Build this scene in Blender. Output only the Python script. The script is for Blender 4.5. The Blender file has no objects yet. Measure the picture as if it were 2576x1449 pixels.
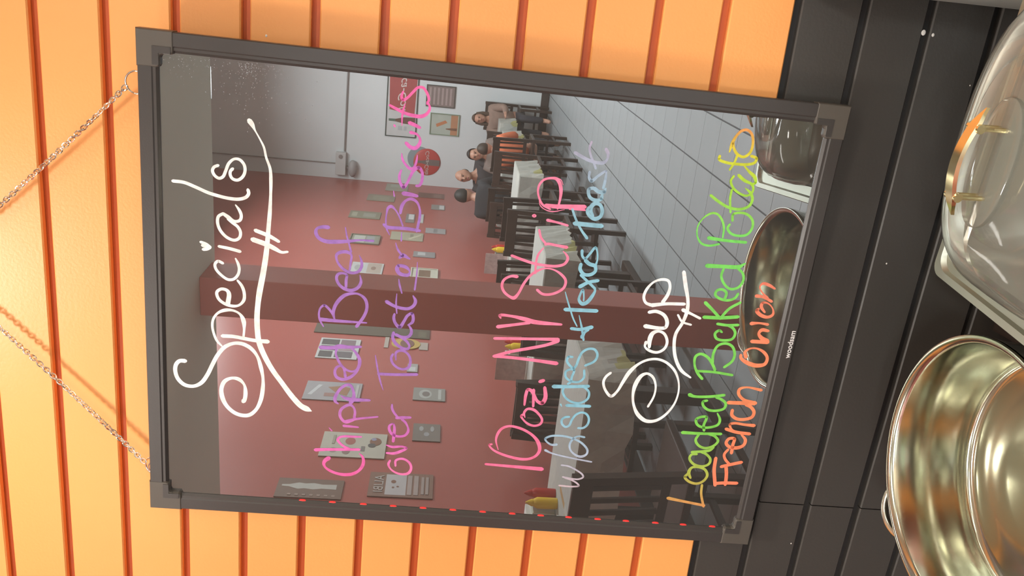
import bpy, bmesh, math, random
from mathutils import Vector, Matrix
random.seed(7)
PI = math.pi
S = bpy.context.scene
COL = S.collection
H0 = 1.47            # floor lies 1.47 m below the middle of the writing board

# ------------------------------------------------------------------ camera, world, lights, exposure
cam = bpy.data.cameras.new('camera')
camo = bpy.data.objects.new('camera', cam); COL.objects.link(camo)
cam.sensor_fit = 'HORIZONTAL'; cam.sensor_width = 36.0; cam.lens = 36.0*2100/2576
cam.clip_start = 0.02; cam.clip_end = 60
M = Matrix(((0.0975244347861581, 0.9508398028959574, 0.2939262728107462, 0.3460237732),
            (-0.04309015635622784, 0.29909127039738287, -0.953251095146119, -1.0114981077),
            (-0.9942998657572253, 0.08029994521079314, 0.07014054287149044, 0.0368535908),
            (0, 0, 0, 1)))
camo.matrix_world = M
S.camera = camo
S.view_settings.view_transform = 'Standard'
S.view_settings.look = 'None'
S.view_settings.gamma = 1.0
S.view_settings.use_curve_mapping = False
S.view_settings.exposure = 0.0

w = bpy.data.worlds.new('world'); S.world = w; w.use_nodes = True
w.node_tree.nodes['Background'].inputs[0].default_value = (1.0, 0.95, 0.88, 1)
w.node_tree.nodes['Background'].inputs[1].default_value = 0.05

def lamp(name, loc, sx, sy, power, col=(1, 0.96, 0.9), aim=None):
    l = bpy.data.lights.new(name, 'AREA'); l.shape = 'RECTANGLE'; l.size = sx; l.size_y = sy
    l.energy = power; l.color = col
    o = bpy.data.objects.new(name, l); COL.objects.link(o); o.location = loc
    if aim: o.rotation_euler = (Vector(aim)-Vector(loc)).to_track_quat('-Z', 'Y').to_euler()
    return o
CEIL = 1.04          # low ceiling over the buffet, ends at y = -2.65
FRONT_SPOT = (-0.22, -0.56, 0.13, 0.13, 9.0)
WRAP = [(0.85, -1.35, 25.0), (-0.95, -1.55, 24.0), (2.5, -1.35, 20.0)]      # surface-mounted wrap-around lamps 0.9 m long (their own light is in their diffusers)
BACK_Z = 2.95
BACK_LIGHTS = [(x, y, 0.34, 1.2, 178.0) for x in (-1.1, 1.5) for y in (-5.2, -7.1, -8.9)]
lamp('ceiling_lamp', (FRONT_SPOT[0], FRONT_SPOT[1], CEIL-0.022), .12, .12, FRONT_SPOT[4], (1, .96, .89))
for (x, y, sx, sy, p) in BACK_LIGHTS: lamp('pendant_lamp', (x, y, BACK_Z-0.012), sx*.9, sy*.9, p, (.91, 1.0, 1.02))

# ------------------------------------------------------------------ materials
MATS = {}
def mat(name, col, rough=0.5, metal=0.0, noise=0.0, nscale=20.0, bump=0.0, bscale=200.0, spec=0.5, emit=0.0):
    if name in MATS: return MATS[name]
    m = bpy.data.materials.new(name); m.use_nodes = True
    nt = m.node_tree; b = nt.nodes['Principled BSDF']
    b.inputs['Base Color'].default_value = (*col, 1); b.inputs['Roughness'].default_value = rough
    b.inputs['Metallic'].default_value = metal; b.inputs['Specular IOR Level'].default_value = spec
    tc = nt.nodes.new('ShaderNodeTexCoord')
    if noise:
        n = nt.nodes.new('ShaderNodeTexNoise'); n.inputs['Scale'].default_value = nscale; n.inputs['Detail'].default_value = 4
        nt.links.new(tc.outputs['Object'], n.inputs['Vector'])
        mx = nt.nodes.new('ShaderNodeMix'); mx.data_type = 'RGBA'; mx.blend_type = 'MULTIPLY'
        mx.inputs[0].default_value = 1.0
        r = nt.nodes.new('ShaderNodeMapRange'); r.inputs[1].default_value = .25; r.inputs[2].default_value = .75
        r.inputs[3].default_value = 1-noise; r.inputs[4].default_value = 1+noise*.35
        nt.links.new(n.outputs[0], r.inputs[0]); mx.inputs[6].default_value = (*col, 1)
        nt.links.new(r.outputs[0], mx.inputs[7]); nt.links.new(mx.outputs[2], b.inputs['Base Color'])
    if bump:
        n2 = nt.nodes.new('ShaderNodeTexNoise'); n2.inputs['Scale'].default_value = bscale; n2.inputs['Detail'].default_value = 3
        nt.links.new(tc.outputs['Object'], n2.inputs['Vector'])
        bp = nt.nodes.new('ShaderNodeBump'); bp.inputs['Strength'].default_value = bump; bp.inputs['Distance'].default_value = 0.002
        nt.links.new(n2.outputs[0], bp.inputs['Height']); nt.links.new(bp.outputs[0], b.inputs['Normal'])
    if emit:
        b.inputs['Emission Color'].default_value = (*col, 1); b.inputs['Emission Strength'].default_value = emit
    MATS[name] = m; return m
def srgb(r, g, b):
    f = lambda c: (c/255/12.92) if c/255 <= .04045 else ((c/255+.055)/1.055)**2.4
    return (f(r), f(g), f(b))

ORANGE = mat('orange_paint', (0.97, 0.40, 0.115), .42, noise=.05, nscale=3, bump=.12, bscale=260)
GROOVE = mat('orange_groove_shade', (0.62, 0.13, 0.028), .45, noise=.1, nscale=8)  # deeper, redder orange: groove shade and bounce put into the backing colour
BLACK = mat('black_paint', (0.058, 0.050, 0.043), .42, noise=.1, nscale=5, bump=.1, bscale=240)
BLACKG = mat('black_recess_shade', (0.02, 0.017, 0.015), .6)  # near-black backing: wainscot groove shade put into the colour; plinth shares it
RED = mat('red_wall_paint', (0.40, 0.112, 0.092), .30, noise=.05, nscale=2, bump=.05, bscale=120)
DRED = mat('dark_red_paint', (0.50, 0.155, 0.13), .45, noise=.06, nscale=3)
WHITE = mat('white_wall_paint', (0.70, 0.73, 0.74), .55, noise=.04, nscale=2)
CREAM = mat('cream_ceiling_paint', (0.82, 0.81, 0.70), .8, noise=.04, nscale=2, bump=.1, bscale=90)
FLOORB = mat('floor_joint', (0.05, 0.05, 0.055), .7)
TILE = mat('pale_grey_tile', (0.30, 0.315, 0.325), .38, noise=.09, nscale=4)
WOOD = mat('dark_wood', (0.045, 0.025, 0.018), .4, noise=.3, nscale=12)
FRAME = mat('black_frame_plastic', (0.056, 0.048, 0.044), .36, bump=.05, bscale=500)
CAPM = mat('frame_corner_plastic', (0.10, 0.085, 0.07), .42)
STEEL = mat('polished_steel', (0.74, 0.76, 0.68), .22, 1.0, noise=.05, nscale=7, bump=.04, bscale=14)
STEELB = mat('brushed_steel', (0.58, 0.60, 0.51), .46, 1.0, noise=.08, nscale=9)
BRASS = mat('pale_brass', (0.93, 0.83, 0.50), .16, 1.0)
CHROME = mat('chain_chrome', (0.92, 0.88, 0.82), .14, 1.0)
PAPER = mat('white_paper', (0.72, 0.72, 0.68), .7)
GLOW = mat('lamp_diffuser', (1, .97, .92), .5, emit=6.0)
LEDM = mat('red_led', (1.0, 0.015, 0.012), .4, emit=2.6)
LEDD = mat('dim_red_led', (1.0, 0.02, 0.015), .4, emit=0.9)

PANM = mat('food_pan_steel', (.68, .68, .57), .14, 1.0, noise=.06, nscale=8)
_nt = PANM.node_tree; _tg = _nt.nodes.new('ShaderNodeTangent'); _tg.direction_type = 'RADIAL'; _tg.axis = 'Z'
_nt.links.new(_tg.outputs[0], _nt.nodes['Principled BSDF'].inputs['Tangent']); _nt.nodes['Principled BSDF'].inputs['Anisotropic'].default_value = .75

def hazy_plastic():
    m = bpy.data.materials.new('hazy_clear_plastic'); m.use_nodes = True
    nt = m.node_tree; nt.nodes.clear()
    out = nt.nodes.new('ShaderNodeOutputMaterial'); a = nt.nodes.new('ShaderNodeMixShader'); b = nt.nodes.new('ShaderNodeMixShader'); c = nt.nodes.new('ShaderNodeMixShader')
    t = nt.nodes.new('ShaderNodeBsdfTransparent'); d = nt.nodes.new('ShaderNodeBsdfDiffuse'); l = nt.nodes.new('ShaderNodeBsdfTranslucent'); g = nt.nodes.new('ShaderNodeBsdfGlossy'); f = nt.nodes.new('ShaderNodeFresnel')
    t.inputs[0].default_value = (.95, .95, .92, 1); d.inputs[0].default_value = (.62, .62, .55, 1); l.inputs[0].default_value = (.62, .62, .55, 1)
    g.inputs['Roughness'].default_value = .06; f.inputs[0].default_value = 1.55
    c.inputs[0].default_value = .5; b.inputs[0].default_value = .34
    nt.links.new(d.outputs[0], c.inputs[1]); nt.links.new(l.outputs[0], c.inputs[2])
    nt.links.new(t.outputs[0], b.inputs[1]); nt.links.new(c.outputs[0], b.inputs[2])
    nt.links.new(f.outputs[0], a.inputs[0]); nt.links.new(b.outputs[0], a.inputs[1]); nt.links.new(g.outputs[0], a.inputs[2]); nt.links.new(a.outputs[0], out.inputs[0])
    return m
LIDM = hazy_plastic()

def board_surface():
    m = bpy.data.materials.new('glossy_black_writing_surface'); m.use_nodes = True
    nt = m.node_tree; nt.nodes.clear()
    out = nt.nodes.new('ShaderNodeOutputMaterial'); mx = nt.nodes.new('ShaderNodeMixShader')
    d = nt.nodes.new('ShaderNodeBsdfDiffuse'); g = nt.nodes.new('ShaderNodeBsdfGlossy')
    fr = nt.nodes.new('ShaderNodeFresnel'); fr.inputs[0].default_value = 3.5
    tc = nt.nodes.new('ShaderNodeTexCoord'); n = nt.nodes.new('ShaderNodeTexNoise'); n.inputs['Scale'].default_value = 6
    cr = nt.nodes.new('ShaderNodeValToRGB')
    cr.color_ramp.elements[0].color = (.044, .040, .036, 1); cr.color_ramp.elements[1].color = (.058, .053, .048, 1)
    nt.links.new(tc.outputs['Object'], n.inputs['Vector']); nt.links.new(n.outputs[0], cr.inputs[0])
    nt.links.new(cr.outputs[0], d.inputs['Color'])
    g.inputs['Roughness'].default_value = 0.0; g.inputs['Color'].default_value = (.97, .97, .97, 1)
    nt.links.new(fr.outputs[0], mx.inputs[0]); nt.links.new(d.outputs[0], mx.inputs[1]); nt.links.new(g.outputs[0], mx.inputs[2])
    nt.links.new(mx.outputs[0], out.inputs[0]); return m

def gradient(name, stops, x0, x1):
    """marker ink whose hue changes along the line of writing (board x, metres)"""
    m = bpy.data.materials.new(name); m.use_nodes = True
    nt = m.node_tree; b = nt.nodes['Principled BSDF']; b.inputs['Roughness'].default_value = .6
    b.inputs['Specular IOR Level'].default_value = .2
    tc = nt.nodes.new('ShaderNodeTexCoord'); sp = nt.nodes.new('ShaderNodeSeparateXYZ'); mr = nt.nodes.new('ShaderNodeMapRange')
    mr.inputs[1].default_value = x0; mr.inputs[2].default_value = x1
    cr = nt.nodes.new('ShaderNodeValToRGB')
    for i, (p, c) in enumerate(stops):
        e = cr.color_ramp.elements[i] if i < 2 else cr.color_ramp.elements.new(p)
        e.position = p; e.color = (*srgb(*c), 1)
    n = nt.nodes.new('ShaderNodeTexNoise'); n.inputs['Scale'].default_value = 130; n.inputs['Detail'].default_value = 3
    mx = nt.nodes.new('ShaderNodeMix'); mx.data_type = 'RGBA'; mx.blend_type = 'MULTIPLY'; mx.inputs[0].default_value = 1
    r = nt.nodes.new('ShaderNodeMapRange'); r.inputs[1].default_value = .3; r.inputs[2].default_value = .6
    r.inputs[3].default_value = .8; r.inputs[4].default_value = 1
    nt.links.new(tc.outputs['Object'], sp.inputs[0]); nt.links.new(sp.outputs[0], mr.inputs[0]); nt.links.new(mr.outputs[0], cr.inputs[0])
    nt.links.new(tc.outputs['Object'], n.inputs['Vector']); nt.links.new(n.outputs[0], r.inputs[0])
    nt.links.new(cr.outputs[0], mx.inputs[6]); nt.links.new(r.outputs[0], mx.inputs[7]); nt.links.new(mx.outputs[2], b.inputs['Base Color'])
    return m

# ------------------------------------------------------------------ helpers
def link(name, me, parent=None):
    o = bpy.data.objects.new(name, me); COL.objects.link(o)
    if parent: o.parent = parent
    return o
def tag(o, label=None, cat=None, group=None, kind=None):
    if label: o['label'] = label
    if cat: o['category'] = cat
    if group: o['group'] = group
    if kind: o['kind'] = kind
    return o
def thing(name, loc, label, cat, group=None, rz=0.0, scale=1.0):
    o = bpy.data.objects.new(name, None); COL.objects.link(o); o.empty_display_size = .05
    o.location = loc; o.rotation_euler = (0, 0, rz); o.scale = (scale,)*3
    return tag(o, label, cat, group)
class MB:
    def __init__(s): s.bm = bmesh.new()
    def box(s, x0, x1, y0, y1, z0, z1, bev=0.0, mtx=None):
        g = bmesh.ops.create_cube(s.bm, size=1.0)
        vs = g['verts']
        for v in vs:
            v.co = Vector((x0+(v.co.x+.5)*(x1-x0), y0+(v.co.y+.5)*(y1-y0), z0+(v.co.z+.5)*(z1-z0)))
        if bev:
            es = list({e for v in vs for e in v.link_edges})
            r = bmesh.ops.bevel(s.bm, geom=es, offset=bev, segments=2, profile=.6, affect='EDGES')
            vs = list({v for f in r['faces'] for v in f.verts} | {v for v in vs if v.is_valid})
        if mtx is not None: bmesh.ops.transform(s.bm, matrix=mtx, verts=vs)
        return s
    def poly(s, pts, flip=False):
        vs = [s.bm.verts.new(p) for p in pts]
        if flip: vs.reverse()
        try: s.bm.faces.new(vs)
        except ValueError: pass
        return s
    def prism(s, pts, d):
        """closed polygon pts extruded by vector d"""
        d = Vector(d); a = [s.bm.verts.new(p) for p in pts]; b = [s.bm.verts.new(Vector(p)+d) for p in pts]
        n = len(a)
        s.bm.faces.new(a[::-1]); s.bm.faces.new(b)
        for i in range(n): s.bm.faces.new((a[i], a[(i+1) % n], b[(i+1) % n], b[i]))
        return s
    def tube(s, pts, rad, seg=8, closed=False, caps=True):
        pts = [Vector(p) for p in pts]; n = len(pts); rings = []
        up = Vector((0.13, 0.21, 0.97))
        for i, p in enumerate(pts):
            if closed: t = (pts[(i+1) % n]-pts[i-1]).normalized()
            else: t = (pts[min(i+1, n-1)]-pts[max(i-1, 0)]).normalized()
            if abs(t.dot(up)) > .96: a = t.cross(Vector((1, 0, 0))).normalized()
            else: a = t.cross(up).normalized()
            b = t.cross(a); r = rad[i] if isinstance(rad, (list, tuple)) else rad
            rings.append([s.bm.verts.new(p+a*(r*math.cos(2*PI*k/seg))+b*(r*math.sin(2*PI*k/seg))) for k in range(seg)])
        m = n if closed else n-1
        for i in range(m):
            A, B = rings[i], rings[(i+1) % n]
            for k in range(seg): s.bm.faces.new((A[k], A[(k+1) % seg], B[(k+1) % seg], B[k]))
        if caps and not closed: s.bm.faces.new(rings[0][::-1]); s.bm.faces.new(rings[-1])
        return s
    def lathe(s, prof, seg=48, c=(0, 0, 0), capb=False, capt=False):
        rings = []
        for (r, z) in prof:
            if r < 1e-6: rings.append([s.bm.verts.new((c[0], c[1], c[2]+z))])
            else: rings.append([s.bm.verts.new((c[0]+r*math.cos(2*PI*k/seg), c[1]+r*math.sin(2*PI*k/seg), c[2]+z)) for k in range(seg)])
        for A, B in zip(rings, rings[1:]):
            for k in range(seg):
                k2 = (k+1) % seg
                if len(A) == 1: s.bm.faces.new((A[0], B[k2], B[k]))
                elif len(B) == 1: s.bm.faces.new((A[k], A[k2], B[0]))
                else: s.bm.faces.new((A[k], A[k2], B[k2], B[k]))
        return s
    def loft(s, rings, capb=False, capt=False):
        R = [[s.bm.verts.new(p) for p in r] for r in rings]; n = len(R[0])
        for A, B in zip(R, R[1:]):
            for k in range(n): s.bm.faces.new((A[k], A[(k+1) % n], B[(k+1) % n], B[k]))
        if capb: s.bm.faces.new(R[0][::-1])
        if capt: s.bm.faces.new(R[-1])
        return s
    def ball(s, c, rx, ry, rz, seg=16, rings=10):
        g = bmesh.ops.create_uvsphere(s.bm, u_segments=seg, v_segments=rings, radius=1)
        for v in g['verts']: v.co = Vector((c[0]+v.co.x*rx, c[1]+v.co.y*ry, c[2]+v.co.z*rz))
        return s
    def mesh(s, name, m, smooth=False):
        me = bpy.data.meshes.new(name)
        bmesh.ops.recalc_face_normals(s.bm, faces=s.bm.faces[:]); s.bm.to_mesh(me); s.bm.free()
        me.materials.append(m)
        if smooth:
            for p in me.polygons: p.use_smooth = True
            try: me.set_sharp_from_angle(angle=math.radians(38))
            except Exception: pass
        return me
    def build(s, name, m, parent=None, smooth=False):
        return link(name, s.mesh(name, m, smooth), parent)
def copy_tree(o, parent=None):
    c = o.copy(); COL.objects.link(c); c.parent = parent
    for ch in list(o.children): copy_tree(ch, c)
    return c
def text_mesh(txt, size, m, name, parent, mtx, shear=0.0, bold=0.0, align='CENTER'):
    cu = bpy.data.curves.new('t', 'FONT'); cu.body = txt; cu.size = size; cu.align_x = align; cu.align_y = 'CENTER'
    cu.shear = shear; cu.extrude = 0.0003; cu.offset = bold; cu.resolution_u = 3
    o = bpy.data.objects.new('t', cu); COL.objects.link(o)
    dg = bpy.context.evaluated_depsgraph_get(); dg.update()
    me = bpy.data.meshes.new_from_object(o.evaluated_get(dg)); bpy.data.objects.remove(o)
    me.transform(mtx); me.materials.clear(); me.materials.append(m)
    return link(name, me, parent)

# ------------------------------------------------------------------ the room
XL, XR, YB = -2.65, 3.2, -11.63
FL = -H0
PITCH, Z0 = 0.0786643, 0.5328336
# front wall: horizontal planks, orange above, black wainscot below
wf = MB().box(XL, XR, .010, .10, FL, CEIL+.12).build('wall_front', GROOVE); tag(wf, kind='structure')
MB().box(XL, XR, .0088, .0101, FL, -.3325).build('black_backing', BLACKG, wf)
def plank(name, m, xs, zt, zb, parent, bev=.0016, th=.009):
    """board with chamfered long edges; zt / zb give the height of its edges at every x of xs"""
    b = MB(); rings = []
    for x, t, u in zip(xs, zt, zb):
        rings.append([(x, th, t), (x, bev, t), (x, 0, t-bev), (x, 0, u+bev), (x, bev, u), (x, th, u)])
    b.loft(rings, True, True)
    return b.build(name, m, parent)
g = .0052
for i in range(-6, 11):
    zt = min(Z0-PITCH*i-g, CEIL); zb = Z0-PITCH*(i+1)+g
    if i == 10: zb = -.3325
    if zt-zb > .01: plank('plank', ORANGE, (XL, XR), (zt, zt), (zb, zb), wf)
# wainscot grooves: heights at x = -.42 and x = .46 (the sheet was hung a little out of level)
GR = [(-.3365, -.3370), (-.4085, -.4183), (-.4815, -.4973), (-.5515, -.5785), (-.6270, -.6600), (-.703, -.741)]
while GR[-1][0] > FL+.05: GR.append((GR[-1][0]-.0786, GR[-1][1]-.0790))
for (a0, a1), (b0, b1) in zip(GR, GR[1:]+[(FL, FL)]):
    e = .0045
    if b0 <= FL+.06: b0 = b1 = FL
    xa = -.2505; ta = a0+(a1-a0)*(xa+.42)/.88; tb = b0+(b1-b0)*(xa+.42)/.88
    plank('plank', BLACK, (XL, -.42, xa), (a0-e, a0-e, ta-e), (b0+e, b0+e, tb+e), wf)
    xa += .0016
    plank('plank', BLACK, (xa, .46, XR), (ta-e, a1-e, a1-e), (tb+e, b1+e, b1+e), wf)
pc = MB()
for (x, z, r) in [(.3905, -.4925, .0034), (.389, -.5046, .0022), (.1075, -.5145, .0012), (.3122, .2731, .0016), (-.3132, -.473, .0011), (.3362, -.5648, .001)]:
    pc.ball((x, -.0002, z), r, .0006, r*.8, 8, 5)
tag(pc.build('paint_chip', mat('bare_paint_chip', (.8, .74, .68), .7), wf), 'bare pale chips in the paint', kind='stuff')

wl = MB().box(XL-.1, XL, YB-.1, .10, FL, 4.2).build('wall_left', RED); tag(wl, kind='structure')
wb = MB().box(XL-.1, XR+.1, YB-.1, YB, FL, 4.2).build('wall_back', WHITE); tag(wb, kind='structure')
wr = MB().box(XR, XR+.1, YB, .10, FL, 4.2).build('wall_right', mat('tan_wall_paint', (.55, .42, .30), .6, noise=.05)); tag(wr, kind='structure')
ce = MB().box(XL, XR, -2.65, .10, CEIL, CEIL+.12).box(XL, XR, -2.77, -2.651, CEIL+.02, 4.2).build('ceiling', CREAM); tag(ce, kind='structure')
hc = MB().box(XL-.1, XR+.1, YB-.1, -2.64, 4.2, 4.3).build('ceiling_2', mat('high_ceiling_paint', (.78, .74, .70), .8)); tag(hc, kind='structure')
tag(MB().box(XL, XR, YB, YB+.015, FL, FL+.115, .003).build('baseboard_back', mat('dark_baseboard', (.05, .035, .03), .5)), kind='structure')
tag(MB().box(XL, XL+.015, YB, -.02, FL, FL+.115, .003).build('baseboard_left', mat('dark_baseboard', (.05, .035, .03), .5)), kind='structure')
pil = MB().box(-1.075, -.90, -2.65, -2.45, FL, CEIL, .004).build('trim_1', DRED); tag(pil, 'square dark red pillar between floor and low ceiling', kind='structure')

fl = MB().box(XL-.1, XR+.1, YB-.1, .10, FL-.1, FL-.004).build('floor', FLOORB); tag(fl, kind='structure')
T = .305
def tile_mesh():
    b = MB(); b.box(.0042, T-.0042, .0016, T-.0016, -.004, 0, .0012); return b.mesh('tile', TILE)
tm = tile_mesh(); tiles = []
x0 = -.205-T*9
for ix in range(0, 20):
    for iy in range(0, 40):
        x = x0+ix*T; y = -11.57+iy*T
        if x+T < XL or x > XR or y+T > .02: continue
        tiles.append((abs(x+.9)*1.2+abs(y+1.2)*.55, x, y))
tiles.sort()
for d, x, y in tiles[:290]:
    o = link('tile', tm, fl); o.location = (x, y, FL)
rest = MB()
for d, x, y in tiles[290:]:
    rest.box(max(x+.0042, XL), min(x+T-.0042, XR), y+.0016, y+T-.0016, FL-.004, FL)
tag(rest.build('tile_field', TILE, fl), kind='stuff')

# ------------------------------------------------------------------ lamps as fittings
def fitting(x, y, sx, sy, z, label, drop=0.0, group=None):
    t = thing('ceiling_light', (x, y, z), label, 'ceiling light', group)
    hm = mat('lamp_housing', (.75, .74, .72), .5)
    h = MB(); fw = .02
    h.box(-sx/2-fw, -sx/2, -sy/2-fw, sy/2+fw, -.02, .05, .003).box(sx/2, sx/2+fw, -sy/2-fw, sy/2+fw, -.02, .05, .003)
    h.box(-sx/2, sx/2, -sy/2-fw, -sy/2, -.02, .05, .003).box(-sx/2, sx/2, sy/2, sy/2+fw, -.02, .05, .003).box(-sx/2, sx/2, -sy/2, sy/2, .035, .05)
    h.build('housing', hm, t)
    MB().box(-sx/2, sx/2, -sy/2, sy/2, -.008, .004).build('diffuser', GLOW, t)
    if drop:
        sk = MB(); d_ = .085
        sk.box(-sx/2-fw-.004, -sx/2-fw, -sy/2-fw, sy/2+fw, -d_, .05).box(sx/2+fw, sx/2+fw+.004, -sy/2-fw, sy/2+fw, -d_, .05).box(-sx/2-fw, sx/2+fw, -sy/2-fw-.004, -sy/2-fw, -d_, .05).box(-sx/2-fw, sx/2+fw, sy/2+fw, sy/2+fw+.004, -d_, .05)
        sk.build('shade_skirt', mat('shade_dark', (.08, .08, .08), .7), t)
        for yy in (-sy*.4, sy*.4): MB().tube([(0, yy, .05), (0, yy, drop)], .004, 6).build('hanger', hm, t)
    return t
names = ['small square downlight above the left side of the hanging menu board', 'long ceiling lamp over the buffet right of the menu board',
         'long ceiling lamp left of the menu board, on the pillar side', 'long ceiling lamp farthest right along the buffet']
fitting(FRONT_SPOT[0], FRONT_SPOT[1], .13, .13, CEIL, names[0])
for (x, y, p), nm in zip(WRAP, names[1:]):
    t = thing('ceiling_light', (x, y, CEIL), nm, 'ceiling light')
    MB().box(-.46, .46, -.085, .085, -.012, 0, .002).build('housing', mat('lamp_housing', (.75, .74, .72), .5), t)
    for sx in (-1, 1): MB().box(sx*.455-.006, sx*.455+.006, -.08, .08, -.07, -.012, .002).build('end_cap', mat('lamp_housing', (.75, .74, .72), .5), t)
    m_ = mat('wrap_diffuser_%d' % int(p), (1, .96, .89), .5, emit=p/(PI*.36)); b = MB(); pr_ = []
    for k in range(9):
        a = PI*k/8; pr_.append((.075*math.cos(a), -.014-.055*math.sin(a)))
    b.loft([[(x_, y_, z_) for y_, z_ in pr_] for x_ in (-.448, .448)], True, True); b.build('diffuser', m_, t)
k = 0
for (x, y, sx, sy, p) in BACK_LIGHTS:
    side = 'on the red-wall side' if x < 0 else 'away from the red wall'
    row = {-5.2: 'nearest the pillar', -7.1: 'in the middle row', -8.9: 'nearest the back wall'}[y]
    fitting(x, y, sx, sy, BACK_Z, 'long pendant light %s, %s' % (side, row), 4.2-BACK_Z)

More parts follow.
